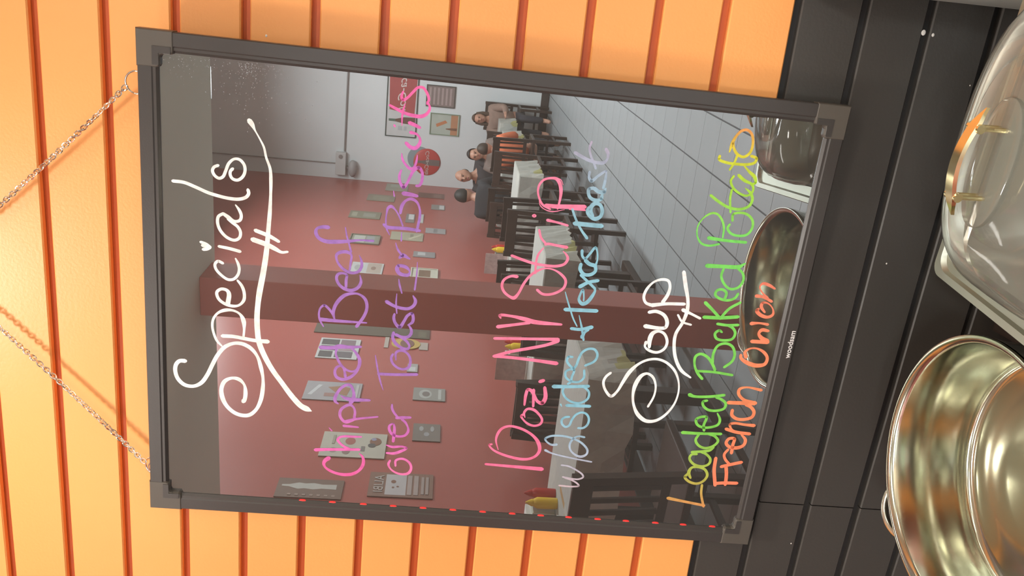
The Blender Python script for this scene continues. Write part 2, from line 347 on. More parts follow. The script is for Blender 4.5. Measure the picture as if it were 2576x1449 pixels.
# ------------------------------------------------------------------ the hanging menu board
STROKES = {"Specials heading": [["S",[[-909,3609,55,-915,3678,50,-967,3722,50,-1052,3734,50,-1159,3704,51,-1238,3624,51,-1250,3516,46,-1196,3418,51,-1079,3342,51,-928,3277,50,-791,3212,50,-676,3126,50,-619,3020,43,-616,2913,50,-671,2805,50,-772,2728,39,-913,2683,51,-1069,2654,37,-1217,2655,51,-1367,2676,52,-1509,2730,45,-1598,2817,52,-1612,2905,52,-1582,3004,52,-1490,3104,52,-1371,3158,58,-1248,3167,51,-1146,3126,51,-1096,3039,39,-1107,2952,51,-1175,2887,32,-1272,2869,51,-1384,2879,52,-1413,2896,59]]],["p",[[-667,3164,23,-601,3222,32,-510,3259,31,-407,3278,31,-312,3264,31,-232,3211,31,-187,3127,44,-181,3032,31,-220,2947,31,-303,2902,56,-419,2893,31,-526,2901,29],[-531,3158,47,-527,3020,47,-541,2903,47,-558,2753,47,-558,2602,57]]],["e",[[-98,3091,58,32,3078,52,75,3104,41,85,3170,38,40,3222,38,-44,3202,38,-101,3130,39,-124,3038,39,-107,2959,30,-37,2901,39,63,2897,38,152,2928,38,214,2977,27]]],["c",[[416,3150,35,437,3208,35,396,3243,35,335,3232,35,264,3169,35,215,3091,35,224,3026,35,282,2975,35,353,2958,35,422,2969,35,491,3002,19]]],["i",[[624,3198,35,608,3073,40,583,2948,40],[658,3410,34,641,3348,34,605,3298,35],[569,3381,40,578,3336,40,603,3298,40],[619,3390,40,608,3330,40,606,3298,40]]],["a",[[1152,3005,16,1090,2960,36,1025,2938,37,970,2953,37,950,3017,37,997,3093,47,1034,3150,36],[1034,3144,36,993,3201,37,918,3212,37,827,3182,37,746,3105,37,718,3016,37,753,2958,37,822,2946,37,887,2978,37,934,3042,37,977,3093,37]]],["l",[[1367,3720,39,1363,3593,40,1323,3469,40,1268,3320,40,1239,3194,40,1222,3068,40,1227,2955,40,1259,2882,40,1305,2855,40,1348,2864,40]]],["s",[[1602,3204,35,1578,3250,35,1534,3269,36,1479,3244,36,1451,3194,36,1474,3150,36,1546,3119,36,1640,3082,35,1695,3020,30,1691,2958,35,1632,2908,36,1555,2901,36,1487,2932,36,1449,2988,36,1463,3044,36,1512,3069,36,1552,3063,36,1580,3038,36]]],["swoosh",[[2153,2857,61,2115,2827,54,2048,2791,21,1958,2737,19,1866,2689,26,1747,2660,28,1623,2614,33,1494,2603,40,1311,2602,34,1097,2608,47,935,2618,50,730,2630,56,550,2645,64,324,2675,68,80,2714,71,-56,2729,64,-230,2739,67,-428,2731,67,-580,2709,68,-753,2642,68,-937,2541,65,-1110,2418,63,-1297,2281,70,-1418,2167,73,-1456,2088,71,-1479,2037,14],[863,2773,48,807,2606,48,750,2495,37],[748,2804,61,701,2642,61,656,2538,53,620,2460,35,632,2389,29]]]],
 "Chipped Beef line": [["C",[[-2147,1788,64,-2186,1833,53,-2236,1850,41,-2289,1828,31,-2334,1767,39,-2368,1680,39,-2381,1576,47,-2363,1473,47,-2305,1389,39,-2221,1342,45,-2141,1336,39,-2084,1358,30,-2049,1395,11]]],["h",[[-2039,1967,49,-2022,1823,42,-2005,1610,40,-1989,1399,37],[-1991,1525,32,-1960,1595,32,-1911,1657,32,-1865,1683,38,-1829,1661,32,-1809,1593,32,-1806,1492,32,-1800,1381,24]]],["i",[[-1656,1616,40,-1662,1429,24],[-1699,1802,11,-1741,1766,22]]],["p",[[-1539,1471,40,-1581,1536,40,-1602,1595,40,-1554,1652,39,-1489,1674,39,-1421,1658,39,-1370,1605,39,-1348,1548,39,-1380,1504,29,-1445,1482,32,-1531,1488,36],[-1592,1595,45,-1549,1479,36,-1490,1186,23]]],["p",[[-1345,1699,18,-1315,1738,39,-1268,1744,44,-1182,1714,39,-1113,1667,39,-1068,1603,39,-1073,1557,39,-1128,1525,34,-1192,1509,39,-1259,1514,53,-1316,1545,57],[-1223,1675,9,-1254,1628,39,-1270,1543,53,-1262,1304,34]]],["e",[[-954,1628,39,-875,1644,28,-812,1682,24,-832,1739,34,-896,1763,35,-969,1738,41,-997,1664,43,-966,1579,43,-895,1505,35,-837,1471,28]]],["d",[[-588,1754,34,-641,1762,26,-723,1734,34,-794,1693,34,-853,1632,34,-878,1554,28,-857,1497,35,-785,1462,43,-700,1464,44,-619,1509,36,-561,1569,24,-545,1627,34],[-579,1955,50,-571,1798,50,-548,1723,60,-546,1608,44,-528,1454,32]]],["B",[[-203,1969,51,-205,1785,43,-199,1402,20],[-295,1928,16,-212,1975,26,-131,1990,25,-54,1974,25,-14,1929,31,-50,1876,33,-117,1826,27,-187,1795,22],[-180,1797,18,-105,1815,39,-23,1802,43,62,1759,47,139,1688,45,170,1605,35,172,1521,27,121,1443,39,43,1411,39,-38,1413,39,-134,1448,39,-209,1492,39,-258,1522,45]]],["e",[[245,1676,33,340,1678,36,405,1674,29,423,1719,29,405,1779,36,349,1795,36,273,1759,37,224,1692,42,212,1607,44,253,1534,42,327,1499,37,419,1515,11]]],["e",[[470,1643,25,571,1634,28,664,1632,28,696,1677,42,688,1759,41,652,1806,36,594,1805,28,528,1770,32,466,1703,36,437,1618,36,462,1536,36,534,1501,36,612,1511,27,670,1537,8]]],["f",[[983,1917,50,980,1990,43,955,2051,33,907,2064,43,843,2030,43,808,1947,49,814,1810,51,834,1674,41,859,1538,23,865,1378,28],[1002,1718,13,894,1695,21,810,1668,21,702,1636,26]]]],
 "over Toast or Biscuits line": [["o",[[-2119,989,28,-2175,1007,33,-2243,977,24,-2297,903,30,-2315,815,34,-2294,738,41,-2221,704,34,-2143,727,34,-2089,796,33,-2086,865,33,-2118,915,33,-2199,912,24]]],["v",[[-1894,1055,13,-1915,972,37,-1900,843,29,-1920,788,33,-1970,856,41,-2009,940,41,-2011,1041,28]]],["e",[[-1834,966,38,-1729,962,40,-1632,962,34,-1576,981,22,-1598,1022,31,-1649,1031,36,-1722,993,38,-1754,913,35,-1732,820,35,-1666,782,35,-1599,795,24,-1535,834,34,-1502,875,34]]],["r",[[-1488,948,38,-1477,872,43,-1467,766,33],[-1476,932,32,-1404,988,32,-1349,1012,32,-1297,1015,20]]],["T",[[-628,1268,10,-744,1244,22,-849,1221,22,-986,1184,23,-1104,1141,8],[-881,1215,39,-874,1011,39,-848,727,39]]],["o",[[-592,1050,28,-644,1068,32,-717,1045,32,-775,978,33,-790,909,33,-758,843,39,-676,823,33,-593,848,32,-545,902,32,-535,965,38,-570,1013,32,-671,1007,16]]],["a",[[-299,1060,38,-360,1068,38,-440,1029,42,-496,949,38,-505,871,38,-467,852,28,-407,887,34,-360,948,38,-323,1032,38],[-323,1032,40,-350,959,40,-343,882,40,-298,845,40,-246,843,34,-182,879,20]]],["s",[[-49,1065,28,-101,1071,37,-171,1047,38,-220,991,46,-141,944,38,-55,902,37,-25,852,37,-80,831,38,-142,839,38,-183,889,20]]],["t",[[105,1174,49,62,1091,41,35,994,41,37,899,41,85,836,41,148,820,41,211,855,16],[219,1054,10,96,1055,23,-40,1037,16]]],["dash",[[411,1043,10,340,1029,25,231,993,18]]],["o",[[584,1059,42,545,1074,50,488,1044,50,469,986,42,477,931,42,520,918,19,566,956,42,584,1022,42,580,1064,42],[648,833,8,488,830,19,290,840,25]]],["r",[[682,1052,34,717,1017,53,680,928,21],[725,1032,27,789,1082,26,868,1111,9]]],["dash",[[1006,1048,11,897,1046,19]]],["B",[[1081,1268,34,1052,1222,43,1054,1085,41,1055,965,41,1045,834,34],[958,1190,9,1032,1230,21,1126,1245,19,1221,1242,20,1289,1228,33,1311,1193,39,1278,1145,20,1207,1095,20,1125,1057,20,1087,1041,21],[1237,1080,31,1332,1067,42,1397,1026,31,1425,964,37,1396,898,31,1316,856,24,1222,847,32,1116,859,32,1034,870,32]]],["i",[[1483,1061,53,1477,977,48,1466,896,37],[1501,1178,9,1437,1165,18]]],["s",[[1760,1104,21,1685,1121,33,1607,1106,33,1557,1064,43,1595,1033,33,1687,996,33,1770,958,39,1807,903,39,1760,861,33,1662,854,33,1598,878,33,1587,916,33]]],["c",[[1954,1112,10,1892,1101,27,1828,1059,27,1783,998,37,1804,961,27,1870,937,27,1953,930,10]]],["u",[[2080,1071,40,2036,1016,44,2032,958,44,2084,916,40,2142,914,27,2191,951,25,2208,1028,42]]],["i",[[2316,1050,43,2300,997,43,2272,924,34],[2272,1222,21,2256,1209,21]]],["t",[[2492,1288,26,2453,1196,35,2420,1109,36,2402,1014,41,2402,919,43,2440,856,36,2505,828,28,2550,846,22,2571,868,17],[2532,1110,7,2450,1130,24,2365,1136,21,2276,1131,9]]],["s",[[2662,1143,20,2605,1159,30,2566,1140,33,2594,1093,30,2665,1033,30,2721,981,30,2727,925,30,2672,874,30,2601,848,30,2548,865,21]]]],
 "10oz NY Strip line": [["1",[[-2076,-274,34,-2082,-538,40,-2093,-1038,59]]],["0",[[-1772,-327,30,-1782,-293,24,-1847,-344,28,-1902,-453,36,-1943,-599,38,-1963,-733,42,-1951,-845,38,-1896,-933,38,-1808,-970,46,-1694,-937,50,-1605,-861,38,-1540,-759,37,-1498,-643,37,-1486,-530,33,-1525,-441,37,-1601,-393,37,-1707,-376,26,-1849,-421,10]]],["o",[[-1344,-720,12,-1276,-701,33,-1216,-740,33,-1220,-815,39,-1280,-896,33,-1359,-948,33,-1422,-932,33,-1454,-861,33,-1435,-775,33,-1379,-703,25,-1325,-669,33,-1299,-696,33]]],["z",[[-1164,-692,27,-1022,-693,41,-938,-712,41,-953,-760,46,-1013,-801,41,-1097,-857,41,-1117,-918,56,-1038,-952,55,-889,-926,41],[-936,-786,41,-1175,-809,32]]],["dot",[[-813,-852,48,-793,-899,48]]],["N",[[-540,-1038,54,-518,-685,42,-507,-345,42,-510,-222,42],[-509,-227,42,-423,-448,42,-361,-667,42,-293,-884,42,-227,-1017,51],[-209,-1014,49,-225,-763,39,-265,-205,39]]],["Y",[[14,-256,21,50,-239,36,52,-396,36,26,-565,57,1,-680,60,-3,-1029,30],[-105,-229,50,-65,-409,39,-15,-626,39]]],["S",[[577,-400,44,576,-326,33,523,-244,33,440,-225,34,363,-262,34,311,-333,34,296,-390,47,356,-438,34,488,-489,34,597,-553,33,661,-622,33,714,-724,22,709,-834,20,656,-940,33,582,-1005,34,488,-995,34,417,-916,34,379,-810,34,383,-732,34,429,-666,34]]],["t",[[840,-302,35,802,-431,35,765,-587,35,752,-741,35,758,-872,36,795,-963,35,866,-994,35,920,-965,24,955,-923,9],[974,-681,15,888,-627,26,785,-611,27,640,-619,27]]],["r",[[1008,-965,42,1020,-838,33,1030,-728,33,1018,-695,33],[1033,-696,28,1101,-633,28,1195,-600,28]]],["i",[[1325,-683,38,1309,-796,28,1282,-938,28],[1362,-508,43,1363,-528,43]]],["P",[[1531,-1114,53,1516,-928,53,1502,-743,52,1508,-639,37],[1492,-1121,23,1489,-931,23],[1462,-701,22,1509,-602,28,1589,-550,24,1671,-526,24,1747,-535,28,1812,-583,28,1839,-663,28,1836,-728,39,1780,-777,44,1689,-802,41,1586,-802,28,1475,-788,24],[1552,-555,6,1497,-575,11,1453,-637,11,1436,-732,13,1474,-873,6],[1848,-735,11,1828,-784,11,1773,-817,6]]]],
 "w 2 sides Texas Toast line": [["w",[[-2012,-1290,24,-2021,-1386,24,-2076,-1509,24,-2135,-1594,25,-2172,-1609,25,-2208,-1556,25,-2210,-1460,25,-2190,-1332,24],[-2202,-1363,25,-2232,-1463,25,-2280,-1546,25,-2312,-1568,25,-2330,-1476,25,-2326,-1300,25]]],["slash",[[-1804,-1045,36,-1842,-1135,24,-1888,-1369,24,-1932,-1690,24]]],["2",[[-1708,-1186,38,-1716,-1119,30,-1674,-1048,24,-1634,-1026,30,-1592,-1084,30,-1574,-1185,30,-1580,-1309,30,-1612,-1426,30,-1667,-1529,30,-1757,-1608,30,-1821,-1605,30,-1864,-1537,38,-1843,-1458,30,-1775,-1382,26,-1691,-1361,30,-1604,-1397,30,-1562,-1457,24,-1569,-1543,30]]],["s",[[-1286,-1300,31,-1298,-1243,31,-1337,-1208,31,-1399,-1221,31,-1436,-1271,32,-1412,-1315,32,-1326,-1341,31,-1245,-1386,31,-1208,-1456,31,-1229,-1524,31,-1298,-1564,31,-1382,-1555,32,-1433,-1506,32,-1441,-1439,32]]],["i",[[-1123,-1243,44,-1110,-1550,44],[-1112,-1163,24,-1146,-1182,10]]],["d",[[-867,-1036,55,-852,-1242,46,-825,-1493,46],[-881,-1171,31,-931,-1166,31,-1016,-1217,31,-1071,-1318,32,-1071,-1422,32,-1004,-1506,32,-915,-1511,31,-851,-1450,31,-834,-1390,31]]],["e",[[-813,-1219,31,-786,-1250,31,-710,-1257,31,-615,-1273,31,-607,-1226,31,-643,-1170,31,-717,-1178,31,-773,-1254,31,-773,-1358,31,-712,-1413,31,-604,-1404,31]]],["s",[[-434,-1229,33,-437,-1175,33,-495,-1165,33,-558,-1214,33,-588,-1264,33,-545,-1292,33,-445,-1313,33,-356,-1346,33,-303,-1419,33,-306,-1499,33,-376,-1545,33,-464,-1521,33,-538,-1408,33]]],["plus",[[140,-1235,9,-10,-1287,28,-189,-1338,28],[-46,-1159,42,-47,-1281,42,-4,-1419,53],[-152,-1312,54,-84,-1337,35,-44,-1382,30]]],["T",[[202,-1048,50,219,-1451,50],[433,-1020,11,331,-1060,20,218,-1109,21,93,-1165,21,-11,-1229,16]]],["e",[[338,-1265,20,397,-1260,18,482,-1236,29,403,-1208,29,345,-1205,36,296,-1254,50,319,-1307,50,406,-1362,45,488,-1389,29,521,-1373,29]]],["x",[[670,-1183,34,606,-1267,34,511,-1385,34],[518,-1192,52,585,-1292,43,619,-1409,43]]],["a",[[812,-1166,44,746,-1164,45,683,-1223,45,691,-1310,45,741,-1358,40,808,-1345,45],[808,-1345,49,824,-1269,49,864,-1214,49]]],["s",[[985,-1156,40,917,-1168,31,886,-1207,31,959,-1261,31,1040,-1315,31,990,-1344,22,889,-1361,20,806,-1348,31]]],["T",[[1317,-1017,55,1315,-1174,55,1316,-1354,55],[1490,-966,28,1373,-1024,28,1246,-1107,29,1146,-1195,38]]],["o",[[1530,-1167,43,1481,-1152,43,1427,-1186,43,1396,-1257,51,1431,-1318,44,1499,-1331,43,1572,-1297,43,1587,-1239,49,1552,-1196,53,1495,-1191,43,1430,-1231,25]]],["a",[[1771,-1193,41,1754,-1135,41,1702,-1133,41,1649,-1164,41,1624,-1233,45,1646,-1296,41,1691,-1300,41],[1769,-1193,48,1733,-1255,48,1733,-1316,49,1783,-1334,19]]],["s",[[1959,-1111,33,1892,-1115,33,1851,-1149,41,1911,-1210,33,1963,-1268,33,1990,-1306,20,1912,-1313,33,1779,-1304,34]]],["t",[[2170,-906,40,2129,-994,40,2093,-1091,40,2076,-1196,40,2088,-1268,40,2133,-1300,27,2197,-1298,40,2248,-1267,40],[2316,-1085,27,2237,-1071,27,2158,-1096,27,2080,-1140,27,2005,-1180,28]]]],
 "Soup heading": [["S",[[-611,-1753,35,-668,-1701,35,-752,-1678,35,-864,-1722,35,-943,-1808,41,-868,-1876,35,-730,-1931,44,-576,-1998,53,-453,-2100,34,-387,-2211,34,-368,-2329,34,-406,-2457,35,-510,-2583,35,-668,-2664,24,-833,-2686,24,-1004,-2654,29,-1165,-2558,36,-1250,-2447,42,-1261,-2324,52,-1177,-2202,52,-1048,-2127,35,-899,-2092,35,-749,-2102,57,-620,-2158,50,-581,-2228,35,-623,-2311,35,-743,-2370,27,-893,-2372,27,-1052,-2318,32]]],["o",[[-146,-2144,46,-207,-2139,28,-258,-2204,37,-273,-2313,37,-217,-2394,37,-119,-2415,37,-12,-2359,37,17,-2279,37,-17,-2210,55,-99,-2186,62,-215,-2197,37]]],["u",[[262,-2115,45,281,-2204,45,237,-2316,46,147,-2369,49,75,-2359,46,60,-2272,46,71,-2095,58]]],["p",[[360,-2124,45,384,-2053,36,458,-2015,36,568,-2038,36,666,-2110,27,708,-2206,36,698,-2288,36,625,-2323,36,516,-2313,45,408,-2264,48],[358,-2135,54,392,-2304,42,411,-2547,42]]],["swoosh",[[832,-2463,47,658,-2517,51,464,-2582,42,325,-2597,49,165,-2569,43,1,-2507,43,-158,-2513,43,-347,-2569,44,-502,-2673,44,-589,-2809,25],[332,-2542,52,291,-2651,34,237,-2784,34],[260,-2489,27,172,-2560,28,141,-2681,28]]]],
 "Loaded Baked Potato line": [["L",[[-2409,-2822,49,-2445,-3055,40,-2487,-3348,41],[-2508,-3345,35,-2306,-3273,34,-2167,-3258,34]]],["o",[[-2075,-3082,28,-1991,-3040,48,-1914,-3066,38,-1895,-3156,38,-1929,-3256,38,-2016,-3303,38,-2109,-3263,38,-2153,-3177,38,-2127,-3065,38,-2062,-2999,38,-2010,-3032,38]]],["a",[[-1701,-3100,34,-1713,-3029,36,-1773,-3011,36,-1854,-3081,37,-1881,-3207,37,-1837,-3292,37,-1762,-3298,36,-1690,-3224,36,-1663,-3153,36],[-1675,-3025,39,-1656,-3151,39,-1629,-3266,39,-1581,-3313,25]]],["d",[[-1392,-2843,49,-1389,-3062,41,-1372,-3372,41],[-1403,-3071,37,-1489,-3043,37,-1565,-3095,37,-1601,-3194,38,-1556,-3305,38,-1479,-3350,37,-1411,-3290,37,-1383,-3193,37]]],["e",[[-1340,-3132,37,-1267,-3111,37,-1141,-3127,37,-1142,-3055,37,-1186,-2994,37,-1259,-3024,37,-1295,-3110,37,-1279,-3225,37,-1236,-3303,37,-1164,-3315,37,-1071,-3262,19]]],["d",[[-833,-2839,56,-851,-2897,40,-842,-3090,40,-800,-3305,40],[-898,-3090,36,-917,-3039,36,-972,-3049,36,-1030,-3125,37,-1034,-3244,37,-991,-3340,37,-919,-3346,37,-866,-3277,36,-844,-3205,36]]],["B",[[-594,-2966,38,-516,-2889,38,-408,-2830,30,-286,-2821,38,-246,-2879,38,-283,-2978,38,-374,-3061,38,-457,-3112,38],[-489,-2871,35,-484,-3095,35,-507,-3354,36],[-374,-3061,37,-222,-3045,36,-107,-3088,36,-73,-3186,36,-107,-3272,36,-211,-3326,36,-310,-3312,37,-405,-3223,37]]],["a",[[76,-3101,27,97,-3061,36,52,-3014,36,-14,-3044,36,-33,-3139,36,-3,-3251,36,75,-3275,36,140,-3235,36,177,-3163,36],[184,-3018,37,177,-3150,37,193,-3293,37]]],["k",[[259,-2827,47,270,-3054,47,303,-3268,47],[455,-2809,47,368,-2918,39,258,-3043,39],[279,-3052,37,401,-3131,37,496,-3257,37]]],["e",[[520,-3046,35,607,-3054,35,648,-2992,35,626,-2926,35,568,-2918,35,522,-2991,35,512,-3096,35,552,-3178,35,611,-3205,35]]],["d",[[938,-2737,56,948,-2946,48,963,-3146,49,1013,-3215,20],[916,-2955,33,821,-2946,33,721,-3004,33,664,-3092,34,692,-3189,34,782,-3234,34,872,-3216,33,952,-3123,33]]],["P",[[1294,-2691,47,1282,-2912,38,1282,-3169,38],[1229,-2839,28,1197,-2715,28,1217,-2616,28,1306,-2547,19,1423,-2531,18,1534,-2580,19,1605,-2672,28,1601,-2743,28,1534,-2815,28,1432,-2859,28,1316,-2867,21]]],["o",[[1487,-2921,32,1442,-2904,32,1381,-2951,32,1355,-3051,32,1384,-3164,32,1477,-3210,32,1570,-3190,32,1633,-3112,32,1645,-3016,31,1616,-2939,31,1537,-2946,32]]],["t",[[1823,-2617,34,1759,-2724,35,1701,-2852,35,1687,-3007,35,1739,-3114,35,1823,-3138,35,1900,-3098,35,1952,-3023,11],[1917,-2862,28,1807,-2863,28,1638,-2902,28]]],["a",[[2084,-2854,28,2022,-2829,29,1941,-2874,29,1886,-2955,29,1861,-3054,29,1901,-3115,29,1971,-3118,29,2013,-3080,29],[2012,-3090,30,2044,-2993,39,2099,-2910,39]]],["t",[[2217,-2957,18,2156,-3028,32,2096,-3110,43,2030,-3135,32,2006,-3103,32],[2306,-2637,34,2264,-2638,34,2234,-2735,34,2229,-2851,34,2237,-2988,34,2268,-3074,34,2320,-3086,34,2343,-3015,34],[2339,-2848,28,2249,-2830,28,2153,-2789,28]]],["o",[[2362,-2744,16,2466,-2758,40,2551,-2786,32,2623,-2840,32,2641,-2904,32,2598,-2970,32,2491,-3006,32,2378,-2993,33,2321,-2924,33,2351,-2838,33,2424,-2783,32,2494,-2763,32]]]],
 "French Onion line": [["F",[[-1739,-3370,48,-1919,-3382,48,-2159,-3442,49],[-2131,-3436,49,-2115,-3535,49,-2103,-3738,49],[-1870,-3540,48,-1995,-3568,48,-2138,-3580,49]]],["r",[[-1865,-3469,48,-1820,-3598,48,-1775,-3737,48],[-1826,-3585,38,-1746,-3502,38,-1674,-3475,38,-1594,-3515,38]]],["e",[[-1649,-3570,45,-1520,-3564,45,-1428,-3566,44,-1434,-3494,44,-1499,-3467,45,-1553,-3518,45,-1562,-3626,53,-1516,-3710,45,-1434,-3720,45,-1356,-3648,25]]],["n",[[-1291,-3423,47,-1329,-3579,47,-1339,-3761,47],[-1342,-3641,37,-1292,-3505,25,-1220,-3465,37,-1197,-3526,37,-1207,-3660,37,-1210,-3796,50]]],["c",[[-1007,-3455,45,-1080,-3463,45,-1131,-3539,45,-1128,-3657,45,-1086,-3741,45,-1013,-3752,45,-947,-3699,45,-913,-3620,45]]],["h",[[-903,-3378,54,-895,-3557,54,-882,-3741,65],[-886,-3706,71,-844,-3573,43,-766,-3492,43,-699,-3491,43,-664,-3575,27,-688,-3785,43]]],["O",[[-242,-3484,49,-172,-3456,40,-122,-3499,27,-105,-3587,24,-150,-3703,41,-228,-3766,41,-314,-3751,49,-344,-3651,57,-320,-3526,57,-259,-3421,41,-215,-3409,41]]],["n",[[-14,-3513,51,-9,-3726,51],[1,-3717,70,51,-3621,51,102,-3583,37,153,-3612,48,147,-3701,37]]],["i",[[228,-3456,53,243,-3554,29,234,-3676,37]]],["o",[[394,-3600,26,465,-3539,42,519,-3547,35,519,-3612,21,452,-3692,18,373,-3709,36,334,-3652,40,352,-3557,48,407,-3493,47,433,-3510,35]]],["n",[[603,-3443,47,598,-3530,37,547,-3658,37],[588,-3597,29,662,-3504,18,725,-3465,18,773,-3493,34,761,-3573,41,720,-3662,26]]]]}
LEDS = [2109, 1714, 1302, 903, 501, 97, -309, -713, -1108, -1495, -1900, -2297, -2712, -3108, -3523]
RB = Matrix(((0.999595723210599, 0.026032685573740676, 0.011431947379973011, 0), (-0.025874638232523808, 0.9995704636819228, -0.013761948664411126, -.03),
             (-0.011785297425849507, 0.013460587525239154, 0.9998399468655269, 0), (0, 0, 0, 1)))
bd = thing('menu_board', (0, 0, 0), 'black framed glossy writing board hung by chains, handwritten with Specials and Soup', 'menu board')
bd.matrix_world = RB
HU, HV = .3035, .4065
gs = MB().box(-HU+.012, HU-.012, .005, .011, -HV+.012, HV-.012).build('writing_surface', board_surface(), bd)
gs['label'] = 'glossy black writing surface mirroring the dining room'
MB().box(-HU+.01, HU-.01, .0111, .0145, -HV+.01, HV-.01).build('back_panel', FRAME, bd)
# rail profile: (inward distance, depth y)
PROF = [(0, .014), (0, .001), (.001, 0), (.0150, 0), (.0165, .0012), (.0195, .0012), (.0225, .0042), (.0225, .0052), (.010, .0052), (.010, .014)]
def rail(p0, p1, inward):
    b = MB(); A = Vector((p0[0], 0, p0[1])); B = Vector((p1[0], 0, p1[1])); I = Vector((inward[0], 0, inward[1]))
    b.loft([[A+I*d+Vector((0, y, 0)) for d, y in PROF], [B+I*d+Vector((0, y, 0)) for d, y in PROF]], True, True)
    return b.build('frame_rail', FRAME, bd)
e = .0375
rail((-HU, HV-e), (-HU, -HV+e), (1, 0)); rail((HU, HV-e), (HU, -HV+e), (-1, 0))
rail((-HU+e, HV), (HU-e, HV), (0, -1)); rail((-HU+e, -HV), (HU-e, -HV), (0, 1))
def cap(sx, sz):
    L, W, r = .0395, .0245, .004
    out = [(-.0012, -.0012), (L, -.0012), (L, W-r), (L-r*.3, W-r*.3), (L-r, W), (W+r, W), (W+r*.3, W+r*.3), (W, W+r), (W, L-r), (W-r*.3, L-r*.3), (W-r, L), (-.0012, L)]
    def ring(ins, y):
        cx = cz = 0; n = len(out); res = []
        for i in range(n):
            a, b, c = Vector(out[i-1]), Vector(out[i]), Vector(out[(i+1) % n])
            n1 = Vector((-(b-a).y, (b-a).x)).normalized(); n2 = Vector((-(c-b).y, (c-b).x)).normalized()
            nn = (n1+n2).normalized(); p = b+nn*(ins/max(nn.dot(n1), .4))
            res.append((sx*(HU-p.x), y, sz*(HV-p.y)))
        return res
    b = MB(); b.loft([ring(0, .0145), ring(0, .0015), ring(.0009, -.0004), ring(.0016, -.0009)], True, True)
    # raised inner step
    q = b.build('corner_cap', CAPM, bd)
    s2 = MB(); i0, i1 = .0165, .0235
    pts = [(i0, i0), (L-.003, i0), (L-.003, i1), (i1, i1), (i1, L-.003), (i0, L-.003)]
    s2.prism([(sx*(HU-a), -.0008, sz*(HV-c)) for a, c in pts], (0, -.0009, 0)); s2.build('cap_step', FRAME, q)
    return q
for sx in (-1, 1):
    for sz in (-1, 1): cap(sx, sz)
for v in LEDS:
    MB().ball((-.2822, .0042, v*1e-4), .0018, .0008, .0062, 10, 6).build('led', LEDM, bd, True)
for i, v in enumerate(LEDS):
    if i % 2 == 0: MB().ball((.2822, .0044, v*1e-4), .0012, .0006, .005, 8, 5).build('led', LEDD, bd, True)
ink = {}
def ext(gn):
    us = [a for _, ss in STROKES[gn] for s_ in ss for a in s_[0::3]]
    return min(us)*1e-4, max(us)*1e-4
INK = {
 'Specials heading': [(0, (255, 252, 248)), (1, (255, 250, 246))], 'Soup heading': [(0, (255, 252, 250)), (1, (255, 252, 250))],
 'Chipped Beef line': [(0, (240, 105, 170)), (1, (162, 120, 194)), (.12, (232, 112, 182)), (.32, (174, 120, 192))],
 'over Toast or Biscuits line': [(0, (246, 128, 182)), (1, (252, 110, 172)), (.10, (216, 112, 190)), (.22, (168, 120, 194)), (.7, (164, 120, 196)), (.84, (212, 112, 192))],
 '10oz NY Strip line': [(0, (255, 122, 164)), (1, (252, 138, 172)), (.5, (252, 136, 170))],
 'w 2 sides Texas Toast line': [(0, (206, 184, 192)), (1, (182, 172, 196)), (.12, (176, 192, 214)), (.22, (142, 196, 216)), (.7, (144, 196, 214)), (.85, (150, 190, 208))],
 'Loaded Baked Potato line': [(0, (218, 150, 92)), (1, (236, 160, 92)), (.1, (182, 188, 84)), (.22, (132, 210, 88)), (.75, (126, 220, 104)), (.88, (176, 218, 70)), (.94, (222, 214, 66))],
 'French Onion line': [(0, (255, 138, 104)), (1, (248, 138, 112)), (.5, (255, 150, 104))]}
LAB = {'Specials heading': 'white handwritten heading Specials with underline', 'Soup heading': 'white handwritten heading Soup with underline',
 'Chipped Beef line': 'pink to purple handwriting Chipped Beef', 'over Toast or Biscuits line': 'purple and pink handwriting over Toast or Biscuits',
 '10oz NY Strip line': 'pink handwriting 10oz. NY Strip', 'w 2 sides Texas Toast line': 'pale blue handwriting w/ 2 sides + Texas Toast',
 'Loaded Baked Potato line': 'green and yellow handwriting Loaded Baked Potato', 'French Onion line': 'orange handwriting French Onion'}
lev = 0
